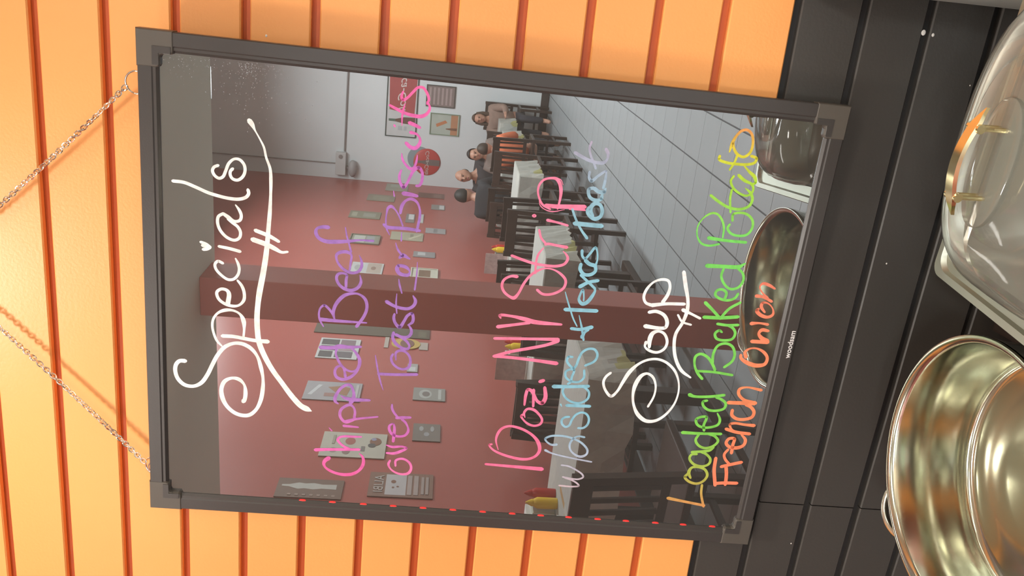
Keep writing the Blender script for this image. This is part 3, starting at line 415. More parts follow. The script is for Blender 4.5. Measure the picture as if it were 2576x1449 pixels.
for gn, letters in STROKES.items():
    a, b_ = ext(gn); im = gradient('ink '+gn, INK[gn], a, b_)
    root = None
    for ln, strokes in letters:
        verts, faces = [], []
        for st in strokes:
            lev += 1
            y = .0049-(lev % 13)*.000012
            pts = [(st[i]*1e-4, st[i+1]*1e-4, st[i+2]*1e-4) for i in range(0, len(st), 3)]
            # smooth the traced stroke
            sm = []
            if len(pts) < 3:
                for t in (0, .5, 1): sm.append(tuple(pts[0][q]+(pts[-1][q]-pts[0][q])*t for q in range(3)))
            else:
                P = [tuple(2*pts[0][q]-pts[1][q] for q in range(3))]+pts+[tuple(2*pts[-1][q]-pts[-2][q] for q in range(3))]
                for i in range(1, len(P)-2):
                    p0, p1, p2, p3 = [Vector(q) for q in P[i-1:i+3]]
                    d = lambda u, v: max((Vector(u[:2])-Vector(v[:2])).length, 1e-6)**.5
                    t1 = d(p0, p1); t2 = t1+d(p1, p2); t3 = t2+d(p2, p3); n = 5
                    for j in range(n):
                        t = t1+(t2-t1)*j/n
                        A1 = p0*((t1-t)/t1)+p1*(t/t1); A2 = p1*((t2-t)/(t2-t1))+p2*((t-t1)/(t2-t1)); A3 = p2*((t3-t)/(t3-t2))+p3*((t-t2)/(t3-t2))
                        B1 = A1*((t2-t)/t2)+A2*(t/t2); B2 = A2*((t3-t)/(t3-t1))+A3*((t-t1)/(t3-t1))
                        sm.append(tuple(B1*((t2-t)/(t2-t1))+B2*((t-t1)/(t2-t1))))
                sm.append(pts[-1])
            n = len(sm); base = len(verts)
            for i, (u, v, ww) in enumerate(sm):
                pa, pb = sm[max(i-1, 0)], sm[min(i+1, n-1)]
                tx, tz = pb[0]-pa[0], pb[1]-pa[1]; l = math.hypot(tx, tz) or 1; tx /= l; tz /= l
                verts += [(u-tz*ww/2, y, v+tx*ww/2), (u+tz*ww/2, y, v-tx*ww/2)]
            for i in range(n-1): faces.append((base+2*i, base+2*i+1, base+2*i+3, base+2*i+2))
            for i in range(n):                                   # round joints and ends
                u, v, ww = sm[i]; sharp = i in (0, n-1)
                if 0 < i < n-1:
                    a1 = math.atan2(sm[i][1]-sm[i-1][1], sm[i][0]-sm[i-1][0]); a2 = math.atan2(sm[i+1][1]-sm[i][1], sm[i+1][0]-sm[i][0])
                    sharp = abs((a2-a1+PI) % (2*PI)-PI) > .3
                if sharp:
                    b0 = len(verts); rr = ww*.5*(.82 if i in (0, n-1) else 1)
                    verts += [(u+rr*math.cos(q*PI/5), y-.000005, v+rr*math.sin(q*PI/5)) for q in range(10)]
                    faces.append(tuple(range(b0, b0+10)))
        me = bpy.data.meshes.new('lettering'); me.from_pydata(verts, [], faces); me.materials.append(im)
        if root is None:
            root = bpy.data.objects.new('handwritten_line', me); COL.objects.link(root); root.parent = bd; root['label'] = LAB[gn]
        else: link('letter', me, root)
R90 = Matrix.Rotation(PI/2, 4, 'X')
text_mesh('woodsam', .0098, mat('printed_white', (.85, .8, .78), .5), 'maker_name', bd, Matrix.Translation((.0008, -.0004, -.4005)) @ R90, 0, .0001)['label'] = 'small white printed word on the bottom rail'
du = MB()
for i in range(330):
    u = random.gauss(.262, .022); v = random.gauss(.283, .026)
    if i > 230: u = random.gauss(.274, .012); v = random.gauss(.355, .022)
    if u > .279: u = .279-(u-.279)*.6
    r = abs(random.gauss(.0002, .00016))+.00012
    du.poly([(u+r*math.cos(q*PI/3+i)*random.uniform(.6, 1.5), .00485, v+r*math.sin(q*PI/3+i)) for q in range(6)])
for i in range(40):
    u = random.uniform(.266, .280); v = random.gauss(.289, .006); r = random.uniform(.0003, .0009)
    du.poly([(u+r*math.cos(q*PI/3+i)*random.uniform(.6, 1.3), .00484, v+r*.7*math.sin(q*PI/3+i)) for q in range(6)])
tag(du.build('ink_dust', mat('chalky_dust', (.30, .30, .31), .8), bd), 'chalky white smear in the upper right corner', kind='stuff')

# chains and hook
HOOK = Vector((.0065, -.013, .667))
def torus_link():
    b = MB(); pts = []
    L, Wd = .0038, .0027
    for k in range(14):
        a = 2*PI*k/14; pts.append((math.cos(a)*L*(1.15 if abs(math.cos(a)) > .5 else 1), math.sin(a)*Wd, .0005*math.sin(2*a)))
    return b.tube(pts, .00085, 6, True).mesh('link', CHROME, True)
lm = torus_link()
def chain(end, label, tw):
    t = thing('hanging_chain', HOOK, label, 'chain', 'chains holding up the menu board')
    d = end-HOOK; n = int(d.length/.0054); dn = d.normalized()
    sag = Vector((0, 0, -.004))
    for i in range(n):
        f = (i+.5)/n; p = d*f+sag*(4*f*(1-f))
        q = dn.to_track_quat('X', 'Z').to_matrix().to_4x4() @ Matrix.Rotation((PI/2.6 if i % 2 else -PI/5)+tw*i, 4, 'X')
        o = link('link', lm, t); o.matrix_local = Matrix.Translation(p) @ q
    c = end+Vector((.0055 if end.x > 0 else -.0045, 0, -.012))-HOOK
    rr = .0125
    MB().tube([(c.x+rr*math.cos(a*PI/14), c.y+(.004 if end.x < 0 else 0)*math.sin(a*PI/14), c.z+rr*math.sin(a*PI/14)) for a in range(28)], .0011, 8, True).build('split_ring', CHROME, t, True)
    if end.x < 0: MB().tube([(c.x+.0085*math.cos(a*PI/14), c.y-.003, c.z-.002+.0085*math.sin(a*PI/14)) for a in range(28)], .0009, 8, True).build('split_ring', CHROME, t, True)
chain(Vector((.2435, -.031, .4205)), 'right-hand silver chain from the hook to the menu board', .085)
chain(Vector((-.2385, -.018, .4195)), 'left-hand silver chain from the hook to the menu board', .05)
hk = thing('wall_hook', (.0065, 0, .667), 'small metal hook in the orange planks above the menu board', 'hook')
MB().tube([(0, .008, .004), (0, -.008, .004), (0, -.014, -.001), (0, -.019, .003), (0, -.019, .010)], .0017, 8).build('hook_wire', CHROME, hk, True)
MB().lathe([(0, -.0015), (.007, -.001), (.007, .001), (0, .0015)], 16).build('hook_plate', CHROME, hk).rotation_euler = (PI/2, 0, 0)

# ------------------------------------------------------------------ buffet counter and its pans
CT = -.75
bt = thing('buffet_counter', (.2, -.42, FL), 'dark buffet counter under the menu board carrying the steel pans', 'counter')
MB().box(-1.5, 1.5, -.36, .40, CT-.04-FL, CT-FL, .004).build('counter_top', mat('dark_counter', (.05, .042, .036), .35, noise=.15), bt)
MB().box(-1.46, 1.46, -.30, .38, .09, CT-.04-FL).build('counter_body', BLACK, bt)
MB().box(-1.46, 1.46, -.24, .38, 0, .09).build('plinth', BLACKG, bt)

PC = Vector((-.0405, -.290, 0)); PR = .1465; PZ = -.488
pot = thing('round_food_warmer', (PC.x, PC.y, CT), 'round open stainless steel food warmer in front of the black wainscot', 'food warmer')
z = PZ-CT
MB().lathe([(.128, 0), (.140, .004), (.143, .02), (.143, z-.03), (.146, z-.012), (.1475, z-.004)], 72).build('outer_body', STEEL, pot, True)
pan = [(PR-.0005, z-.004), (PR+.0012, z-.0015), (PR+.0005, z+.001), (PR-.0025, z+.0012), (PR-.006, z-.001), (PR-.0085, z-.006)]
for i in range(9):
    a = i/8*PI/2; pan.append((PR-.014-.010*(1-math.cos(a)), z-.084-.010*math.sin(a)))
pan += [(.100, z-.0946), (.098, z-.0956), (.070, z-.0958), (.03, z-.0954), (0, z-.0952)]
MB().lathe(pan, 96).build('food_pan', PANM, pot, True)
def loop_handle(ang, name):
    b = MB(); ca, sa = math.cos(ang), math.sin(ang); pts = []
    for k in range(13):
        t = -1+2*k/12; out = .146+.024*(1-t*t)**.5 if abs(t) < 1 else .146
        pts.append((out*ca-sa*t*.034, out*sa+ca*t*.034, z-.016+.010*(1-t*t)))
    b.tube(pts, .0042, 10); return b.build(name, STEEL, pot, True)
loop_handle(math.radians(133), 'loop_handle'); loop_handle(math.radians(222), 'loop_handle')

TR = math.radians(-7.0)
TC = Vector((.142, -.168, 0))+.163*Vector((math.cos(TR), math.sin(TR), 0))+.134*Vector((math.sin(TR), -math.cos(TR), 0))
ch = thing('chafing_dish', (TC.x, TC.y, CT), 'steel chafing dish with a hazy clear domed lid and pale brass handle', 'chafing dish', rz=TR)
zt = -.500-CT
def rrect(a, b, r, z_, n=6):
    pts = []
    for (cx, cy, s0) in ((a-r, b-r, 0), (-a+r, b-r, 1), (-a+r, -b+r, 2), (a-r, -b+r, 3)):
        for k in range(n+1):
            an = (s0+k/n)*PI/2; pts.append((cx+r*math.cos(an), cy+r*math.sin(an), z_))
    return pts
A, B = .163, .134
MB().loft([rrect(A-.004, B-.004, .012, zt+.002), rrect(A, B, .013, zt), rrect(A, B, .013, zt+.024), rrect(A-.0015, B-.0015, .013, zt+.0265), rrect(A-.009, B-.009, .016, zt+.0265),
           rrect(A-.011, B-.011, .018, zt+.022), rrect(A-.024, B-.024, .022, zt+.021), rrect(A-.026, B-.026, .022, zt+.014)], False, False).build('rim_tray', STEELB, ch, True)
MB().loft([rrect(A-.025, B-.025, .022, zt+.0195), rrect(A-.029, B-.029, .022, zt+.017), rrect(A-.034, B-.034, .03, zt-.045), rrect(A-.048, B-.048, .03, zt-.055)], False, True).build('food_pan', mat('pan_steel', (.76, .76, .70), .28, 1.0, noise=.05), ch, True)
MB().loft([rrect(A-.03, B-.03, .03, zt-.075), rrect(A-.022, B-.022, .03, zt-.06), rrect(A-.018, B-.018, .025, zt+.012)], True, False).build('water_pan', STEELB, ch, True)
for sx in (-1, 1):
    for sy in (-1, 1):
        MB().tube([(sx*(A-.02), sy*(B-.02), zt-.002), (sx*(A-.012), sy*(B-.012), 0.002)], .005, 8).build('leg', STEELB, ch, True)
MB().lathe([(0, 0), (.04, 0), (.042, .003), (.042, .055), (.036, .06), (0, .06)], 32).build('fuel_holder', STEELB, ch, True)
def sup(a, b, z_, n=3.2, seg=72):
    r = []
    for k in range(seg):
        t = 2*PI*k/seg; c, s_ = math.cos(t), math.sin(t)
        r.append((a*math.copysign(abs(c)**(2/n), c), b*math.copysign(abs(s_)**(2/n), s_), z_))
    return r
lz = zt+.0215; LA, LB = .137, .108
lidp = [(1.03, 0, 4.0), (1.03, .006, 4.0), (1.0, .0075, 4.0), (1.0, .012, 3.8), (.985, .022, 3.6), (.95, .031, 3.4), (.89, .039, 3.1), (.80, .0455, 2.9), (.70, .0495, 2.7), (.62, .0505, 2.6), (.60, .0498, 2.6), (.585, .0515, 2.6), (.40, .0535, 2.4), (.2, .0545, 2.2), (.02, .055, 2.0)]
TILT = .10
def tl(p, h_):
    k = max(0, (h_-.010)/.045); return (p[0], p[1], p[2]+TILT*p[1]*k)
MB().loft([[tl(q, h_) for q in sup(LA*s_, LB*s_, lz+h_, n_)] for s_, h_, n_ in lidp], False, True).build('lid', LIDM, ch, True)['label'] = 'hazy clear domed lid'
top = 0.0
HC = (-.014, .016)
hr = bpy.data.objects.new('handle_mount', None)
HM = Matrix.Translation((HC[0], HC[1], lz+.0555+TILT*HC[1])) @ Matrix.Rotation(math.atan(TILT), 4, 'X')
bpy.data.objects.remove(hr)
MB().loft([sup(.058, .026, top-.003, 2.2, 40), sup(.058, .026, top+.0012, 2.2, 40), sup(.056, .0245, top+.0022, 2.2, 40), sup(.02, .01, top+.0026, 2.2, 40)], False, True).build('handle_plate', LIDM, ch, True).matrix_local = HM
hb = MB(); r1, r2 = [], []
sect = []
for k in range(17):
    t = -1+2*k/16; x = t*.048; zc = top+.021+.014*(1-t*t)
    wd = .0062 if abs(t) < .72 else .0062*max(.06, (1-abs(t))/.28)
    sect.append([(x, -wd, zc-.0016), (x, wd, zc-.0016), (x, wd*.8, zc+.0016), (x, -wd*.8, zc+.0016)])
hb.loft(sect, True, True); h_ = hb.build('lid_handle', BRASS, ch, True); h_.matrix_local = HM; h_['label'] = 'pale brass arched handle on the lid'
for sx in (-1, 1):
    p = MB()
    for yy in (-.0045, .0045): p.tube([(sx*.0305, yy, top), (sx*.0305, yy, top+.027)], .0022, 8)
    p.tube([(sx*.0305, -.0075, top+.0265), (sx*.0305, .0075, top+.0265)], .0042, 10)
    p.build('handle_post', BRASS, ch, True).matrix_local = HM

bx = thing('storage_box', (.53, -.10, CT), 'pale grey box behind the chafing dish at the right-hand picture edge', 'box')
MB().box(-.105, .105, -.085, .085, 0, .40, .012).build('box_body', mat('pale_grey_plastic', (.50, .52, .49), .45), bx, True)
MB().box(-.108, .108, -.088, .088, .40, .425, .008).build('box_lid', mat('pale_grey_plastic', (.50, .52, .49), .45), bx, True)
db = thing('wooden_block', (.075, -.058, CT), 'low dark brown block against the wainscot between the two steel warmers', 'block')
MB().box(-.04, .012, -.04, .04, 0, .085, .003).build('block_body', mat('dark_brown_wood', (.035, .022, .016), .45, noise=.2), db)
MB().ball((.006, .03, .086), .004, .004, .003, 10, 6).build('pin', STEEL, db, True)

# ------------------------------------------------------------------ dining room: tables, cloths, chairs
def paper_cloth():
    m = bpy.data.materials.new('printed_paper_cloth'); m.use_nodes = True
    nt = m.node_tree; b = nt.nodes['Principled BSDF']; b.inputs['Roughness'].default_value = .6
    tc = nt.nodes.new('ShaderNodeTexCoord')
    v = nt.nodes.new('ShaderNodeTexVoronoi'); v.inputs['Scale'].default_value = 4.5; v.feature = 'F1'; v.distance = 'CHEBYCHEV'
    cr = nt.nodes.new('ShaderNodeValToRGB'); cr.color_ramp.interpolation = 'CONSTANT'
    cr.color_ramp.elements[0].color = (0.44, .44, .40, 1); cr.color_ramp.elements[1].position = .72; cr.color_ramp.elements[1].color = (.42, .26, .11, 1)
    for p, c in ((.55, (.50, .49, .44, 1)), (.80, (.44, .44, .41, 1)), (.90, (.40, .38, .16, 1)), (.95, (.55, .54, .5, 1))):
        e_ = cr.color_ramp.elements.new(p); e_.color = c
    sp = nt.nodes.new('ShaderNodeSeparateColor'); nt.links.new(tc.outputs['Object'], v.inputs['Vector'])
    nt.links.new(v.outputs['Color'], sp.inputs[0]); nt.links.new(sp.outputs[0], cr.inputs[0])
    n = nt.nodes.new('ShaderNodeTexNoise'); n.inputs['Scale'].default_value = 30; n.inputs['Detail'].default_value = 5
    mr = nt.nodes.new('ShaderNodeMapRange'); mr.inputs[3].default_value = .78; mr.inputs[4].default_value = 1.12
    mx = nt.nodes.new('ShaderNodeMix'); mx.data_type = 'RGBA'; mx.blend_type = 'MULTIPLY'; mx.inputs[0].default_value = 1
    nt.links.new(tc.outputs['Object'], n.inputs['Vector']); nt.links.new(n.outputs[0], mr.inputs[0])
    nt.links.new(cr.outputs[0], mx.inputs[6]); nt.links.new(mr.outputs[0], mx.inputs[7]); nt.links.new(mx.outputs[2], b.inputs['Base Color'])
    return m
CLOTH = paper_cloth()
TT = -.712
def table(x0, x1, y0, y1, label, clab, drop=.24, seed=1):
    cx, cy = (x0+x1)/2, (y0+y1)/2; hx, hy = (x1-x0)/2, (y0-y1)/2
    t = thing('dining_table', (cx, cy, FL), label, 'table', 'tables along the red wall')
    h = TT-FL
    MB().box(-hx, hx, -hy, hy, h-.03, h, .004).build('table_top', WOOD, t)
    for sx in (-1, 1):
        MB().box(sx*hx*.62-.035, sx*hx*.62+.035, -.035, .035, .06, h-.03, .004).build('pedestal', WOOD, t)
        MB().box(sx*hx*.62-.04, sx*hx*.62+.04, -hy*.8, hy*.8, 0, .06, .01).build('foot', WOOD, t)
    rr = random.Random(seed)
    c = MB(); e_ = .006; zt_ = h+.002
    a, b = hx+e_, hy+e_
    N = 14
    ring = []
    for k in range(N): ring.append((-a+2*a*k/N, -b, 0, -1))
    for k in range(N): ring.append((a, -b+2*b*k/N, 1, 0))
    for k in range(N): ring.append((a-2*a*k/N, b, 0, 1))
    for k in range(N): ring.append((-a, b-2*b*k/N, -1, 0))
    top_ = [(x, y, zt_) for x, y, _, _ in ring]
    side = [(x+nx*.004, y+ny*.004, zt_-.008) for x, y, nx, ny in ring]
    mid = [(x+nx*(.012+rr.uniform(-.004, .01)), y+ny*(.012+rr.uniform(-.004, .01)), zt_-drop*.5) for x, y, nx, ny in ring]
    bot = [(x+nx*(.016+rr.uniform(-.008, .022)), y+ny*(.016+rr.uniform(-.008, .022)), zt_-drop*rr.uniform(.93, 1.04)) for x, y, nx, ny in ring]
    if cx-a < XL+.12:
        fix = lambda L_: [(max(x, XL+.02-cx), y, z_) for x, y, z_ in L_]
        mid, bot, side = fix(mid), fix(bot), fix(side)
    c.loft([bot, mid, side, top_], False, True)
    o = c.build('tablecloth', CLOTH, None); o.location = (cx, cy, FL)
    sol = o.modifiers.new('thickness', 'SOLIDIFY'); sol.thickness = .0012; sol.offset = 1
    tag(o, clab, 'tablecloth', 'printed paper table covers')
    return t
X0 = -2.56
TAB = [(X0, -1.34, -2.60, -3.28), (X0, -1.38, -4.54, -5.30), (X0, -1.38, -7.05, -7.75), (X0, -1.45, -9.40, -10.0), (X0, -1.45, -10.62, -11.0)]
TN = ['nearest the red pillar', 'second from the red pillar', 'third from the red pillar, in mid-room', 'where three people sit together', 'farthest, by the white back wall']
for i, (tb, nm) in enumerate(zip(TAB, TN)):
    table(*tb, 'dark wooden dining table against the red wall, '+nm, 'printed pale paper cover on the table '+nm, seed=i+3)

def make_chair():
    t = thing('dining_chair', (0, 0, FL), '', 'chair', 'dark slat-back dining chairs')
    MB().box(-.21, .21, -.21, .21, .43, .465, .008).build('seat', WOOD, t)
    for sx in (-1, 1):
        MB().box(sx*.19-.018, sx*.19+.018, -.205, -.169, 0, .43, .003).build('leg', WOOD, t)
        l = MB(); l.prism([(sx*.19-.018, .17, 0), (sx*.19+.018, .17, 0), (sx*.19+.018, .206, 0), (sx*.19-.018, .206, 0)], (0, 0, .46))
        l.prism([(sx*.19-.018, .17, .46), (sx*.19+.018, .17, .46), (sx*.19+.018, .206, .46), (sx*.19-.018, .206, .46)], (0, .055, .48)); l.build('leg', WOOD, t)
        MB().box(sx*.19-.01, sx*.19+.01, -.17, .17, .17, .20).build('stretcher', WOOD, t)
    MB().box(-.18, .18, -.195, -.175, .22, .25).build('stretcher', WOOD, t)
    sh = Matrix(((1, 0, 0, 0), (0, 1, .1146, -.0527), (0, 0, 1, 0), (0, 0, 0, 1)))
    MB().box(-.18, .18, .178, .200, .85, .935, .004, sh).build('top_rail', WOOD, t)
    MB().box(-.18, .18, .178, .200, .53, .57, .003, sh).build('lower_rail', WOOD, t)
    for k in range(6):
        x = -.15+k*.06; MB().box(x-.012, x+.012, .183, .195, .565, .855, .002, sh).build('slat', WOOD, t)
    return t
CHAIRS = [(-1.56, -2.06, 0.06, 'slat-back chair pulled out from the table beside the red pillar, back towards the board'),
 (-1.62, -3.66, PI, 'slat-back chair behind the table beside the red pillar, aisle end'),
 (-2.22, -3.64, PI, 'slat-back chair behind the table beside the red pillar, wall end'),
 (-1.66, -4.22, 0, 'slat-back chair in front of the second table, aisle end'),
 (-2.24, -4.20, 0.04, 'slat-back chair in front of the second table, wall end'),
 (-1.62, -5.68, PI, 'slat-back chair behind the second table, aisle end'),
 (-2.2, -5.66, PI, 'slat-back chair behind the second table, wall end'),
 (-1.66, -6.72, 0, 'slat-back chair in front of the mid-room table, aisle end'),
 (-2.26, -6.70, 0, 'slat-back chair in front of the mid-room table, wall end'),
 (-1.62, -8.14, PI+.05, 'slat-back chair behind the mid-room table, aisle end'),
 (-2.2, -8.12, PI, 'slat-back chair behind the mid-room table, wall end'),
 (-2.17, -9.16, 0, 'slat-back chair under the person in the black shirt'),
 (-1.55, -9.16, 0, 'slat-back chair under the person in orange'),
 (-2.14, -10.28, PI, 'slat-back chair under the balding person'),
 (-1.74, -10.18, PI, 'slat-back chair under the younger dark-haired person'),
 (-1.50, -11.30, PI, 'slat-back chair under the long-haired person by the back wall')]
proto = make_chair()
for i, (x, y, rz, lab) in enumerate(CHAIRS):
    o = proto if i == 0 else copy_tree(proto)
    o.location = (x, y, FL); o.rotation_euler = (0, 0, rz); o['label'] = lab

# table-top clutter
def caddy(x, y, lab, paper=True):
    z_ = TT+.004
    d = thing('napkin_dispenser', (x, y, z_), 'small steel napkin dispenser '+lab, 'napkin dispenser', 'napkin dispensers on the tables')
    MB().box(-.05, .05, -.06, .06, 0, .13, .006).build('case', STEELB, d); MB().box(-.03, .03, -.05, .05, .13, .16).build('napkins', PAPER, d)
    for (dx, dy, col, nm) in ((.11, .05, (.75, .50, .03), 'yellow'), (.11, -.04, (.45, .03, .02), 'red')):
        b = thing('squeeze_bottle', (x+dx, y+dy, z_), '%s squeeze bottle %s' % (nm, lab), 'bottle', 'sauce bottles on the tables')
        MB().lathe([(0, 0), (.03, 0), (.032, .01), (.032, .11), (.022, .13), (0, .131)], 16).build('bottle_body', mat('bottle_'+nm, col, .3), b, True)
        MB().lathe([(.02, .128), (.02, .142), (.004, .175), (0, .175)], 12).build('nozzle', mat('bottle_'+nm, col, .3), b, True)
    m_ = thing('menu_stand', (x-.01, y+.17, z_), 'upright pale menu card in a stand '+lab, 'menu', 'menu cards on the tables')
    MB().box(-.11, .11, -.003, .003, .008, .24).build('card', mat('menu_card', (.55, .42, .40), .5, noise=.3, nscale=25), m_); MB().box(-.11, .11, -.03, .03, 0, .01).build('base', PAPER, m_)
caddy(-2.38, -2.98, 'on the table nearest the pillar'); caddy(-2.36, -5.0, 'on the second table'); caddy(-2.36, -7.45, 'on the mid-room table'); caddy(-2.36, -9.75, 'on the occupied table')

# ------------------------------------------------------------------ pictures and signs
def hang_left(a0, a1, b0, b1, th=.012):
    ca, cb = (a0+a1)/2, (b0+b1)/2
    return (XL, ca, cb), abs(a1-a0), b1-b0
PR_N = [0]
def pic(label, a0, a1, b0, b1, base, shapes=(), wall='left', frame=None, cat='picture', name='wall_picture', texts=(), rough=.5):
    """flat picture; shapes are (u0,u1,v0,v1,colour) in 0..1 of the sheet, u running left to right for a viewer in the room"""
    W_, H_ = abs(a1-a0), abs(b1-b0)
    if wall == 'left':
        t = thing(name, (XL, (a0+a1)/2, (b0+b1)/2), label, cat)
        t.matrix_world = Matrix.Translation((XL, (a0+a1)/2, (b0+b1)/2)) @ Matrix(((0, 0, 1, 0), (1, 0, 0, 0), (0, 1, 0, 0), (0, 0, 0, 1)))
    else:
        t = thing(name, (0, 0, 0), label, cat)
        t.matrix_world = Matrix.Translation(((a0+a1)/2, YB, (b0+b1)/2)) @ Matrix(((-1, 0, 0, 0), (0, 0, 1, 0), (0, 1, 0, 0), (0, 0, 0, 1)))
    bm_ = mat('print_%d_%d_%d' % tuple(int(c*255) for c in base), base, rough, noise=.08, nscale=9)
    MB().box(-W_/2, W_/2, -H_/2, H_/2, .001, .008).build('sheet', bm_, t)
    for i, sh in enumerate(shapes):
        b = MB(); zz = .0085+i*.00035
        if wall == 'back': sh = (1-sh[1], 1-sh[0])+tuple(sh[2:]) if len(sh) == 5 else ([(1-u_, v_) for u_, v_ in sh[0]], sh[1])
        if len(sh) == 5:
            u0, u1, v0, v1, c = sh; b.box((u0-.5)*W_, (u1-.5)*W_, (v0-.5)*H_, (v1-.5)*H_, .008, zz)
        else:
            pts, c = sh; b.prism([((u-.5)*W_, (v-.5)*H_, .008) for u, v in pts], (0, 0, zz-.008))
        b.build('print', mat('print_%d_%d_%d' % tuple(int(q*255) for q in c), c, rough, noise=.08, nscale=9), t)
    for (s_, size, u, v, c, shr) in texts:
        text_mesh(s_, size, mat('print_%d_%d_%d' % tuple(int(q*255) for q in c), c, rough), 'lettering', t, Matrix.Translation(((u-.5)*W_, (v-.5)*H_, .0105)), shr)
    if frame:
        fm = mat('frame_%d' % int(frame[0]*999), frame, .4); f_ = MB(); q = .014
        f_.box(-W_/2-q, -W_/2, -H_/2-q, H_/2+q, .001, .016).box(W_/2, W_/2+q, -H_/2-q, H_/2+q, .001, .016).box(-W_/2, W_/2, -H_/2-q, -H_/2, .001, .016).box(-W_/2, W_/2, H_/2, H_/2+q, .001, .016)
        f_.build('picture_frame', fm, t)
    return t
def ell(cu, cv, ru, rv, n=20): return [(cu+ru*math.cos(2*PI*k/n), cv+rv*math.sin(2*PI*k/n)) for k in range(n)]
OL, LG, DG, BR, TA = (.20, .19, .15), (.55, .55, .53), (.12, .11, .11), (.25, .13, .09), (.42, .36, .30)
pic('pale food menu poster with small red and brown dishes, low on the red wall', -4.197, -3.885, .295, .727, (.50, .47, .40),
    [(ell(.36, .56, .15, .08), (.38, .14, .12)), (ell(.75, .80, .1, .06), (.32, .28, .24)), (ell(.78, .60, .12, .06), (.28, .20, .18)), (.55, .75, .32, .38, (.22, .2, .19)), (ell(.34, .17, .16, .09), BR), (ell(.5, .22, .08, .06), DG), (ell(.25, .2, .06, .04), (.3, .3, .42)), (.15, .5, .8, .84, (.36, .33, .27))])
bt_ = [(.36, .10), (.62, .10), (.60, .32), (.66, .45), (.62, .58), (.66, .68), (.55, .82), (.53, .93), (.45, .93), (.43, .82), (.32, .68), (.36, .58), (.32, .45), (.38, .32)]
pic('dark sign with a white bottle silhouette, nearest on the red wall', -3.61, -3.41, .52, .92, (.20, .125, .095), [([(u_-.1, v_) for u_, v_ in bt_], (.5, .48, .44))]+[(.82, .90, .10+.11*k, .15+.11*k, (.36, .27, .23)) for k in range(7)], name='wall_sign', cat='sign')
pic('brown wooden sign with pale lettering and a white square panel, low on the red wall', -3.725, -3.46, -.035, .367, (.26, .15, .115), [(.08, .92, .42, .74, (.52, .49, .50)), (ell(.38, .62, .07, .04), BR), (ell(.62, .62, .035, .02), BR), (ell(.58, .55, .03, .02), BR),
    (.10, .90, .33, .40, (.42, .34, .32)), (.10, .90, .23, .30, (.42, .34, .32)), (.14, .86, .14, .185, (.38, .31, .29)), (.14, .86, .07, .115, (.38, .31, .29))], name='wall_sign', cat='sign', texts=[('ALIBI', .085, .5, .84, (.5, .45, .43), 0)])
pic('photo collage with white border and dark square photos on the red wall', -5.757, -5.36, .637, .975, (.52, .52, .51), [(.06, .34, .52, .95, DG), (.38, .62, .55, .94, (.20, .17, .17)), (.66, .95, .62, .94, DG), (.06, .40, .12, .48, (.24, .18, .20)), (.44, .62, .12, .5, (.34, .26, .28)), (.66, .94, .14, .56, (.16, .14, .15)), (.44, .6, .6, .7, (.4, .36, .34))])
pic('grey poster with slanted white script and an orange-brown dish on the red wall', -4.94, -4.645, .541, .96, (.36, .34, .35), [([(.18, .78), (.74, .93), (.76, .86), (.2, .71)], (.52, .52, .53)), ([(.3, .60), (.62, .42), (.72, .24), (.3, .2), (.2, .36)], (.34, .19, .12)), (.62, .8, .46, .64, (.34, .20, .18)), (.1, .9, .05, .1, (.48, .47, .46))])
pic('small grey swirling photo low on the red wall, second table', -4.932, -4.73, -.10, .146, (.30, .29, .27), [(ell(.5, .62, .36, .2), (.42, .42, .40)), (ell(.5, .6, .2, .12), (.22, .19, .18)), (.1, .9, .12, .22, (.46, .46, .44))])
pic('small dark grey photo of faces low on the red wall, near the first table', -4.375, -4.14, -.071, .122, (.22, .19, .17), [(ell(.3, .7, .14, .08), (.38, .38, .38)), (ell(.62, .5, .12, .1), (.34, .34, .35)), (ell(.3, .3, .16, .07), (.36, .36, .36))])
sw = thing('wall_sign', (0, 0, 0), 'yellow sandwich-shaped sign on the red wall', 'sign'); sw.matrix_world = Matrix.Translation((XL, -5.74, .25)) @ Matrix(((0, 0, 1, 0), (1, 0, 0, 0), (0, 1, 0, 0), (0, 0, 0, 1)))
MB().prism([(x*.11, y*.125, .001) for x, y in ell(0, 0, 1, 1, 28)], (0, 0, .008)).build('bread', mat('sandwich_yellow', (.50, .36, .12), .5), sw)
MB().prism([(x*.085, y*.06-.01, .009) for x, y in ell(0, 0, 1, 1, 20)], (0, 0, .003)).build('filling', mat('filling_brown', (.22, .12, .10), .5), sw)
MB().box(-.12, .10, .150, .185, .001, .006).box(-.05, .10, -.19, -.115, .001, .006).build('caption_plate', mat('caption_pale', (.42, .36, .32), .5), sw)
pic('tiny pale card on the red wall under the sandwich sign', -5.35, -5.2, .13, .215, (.40, .38, .36), [(.4, .9, .2, .8, (.55, .55, .56))])
pic('tall dark olive panel on the red wall beside the pillar', -6.62, -5.87, .05, 1.06, (.13, .105, .08), [(.80, .97, .03, .1, (.16, .14, .1))], name='wall_panel', cat='panel')
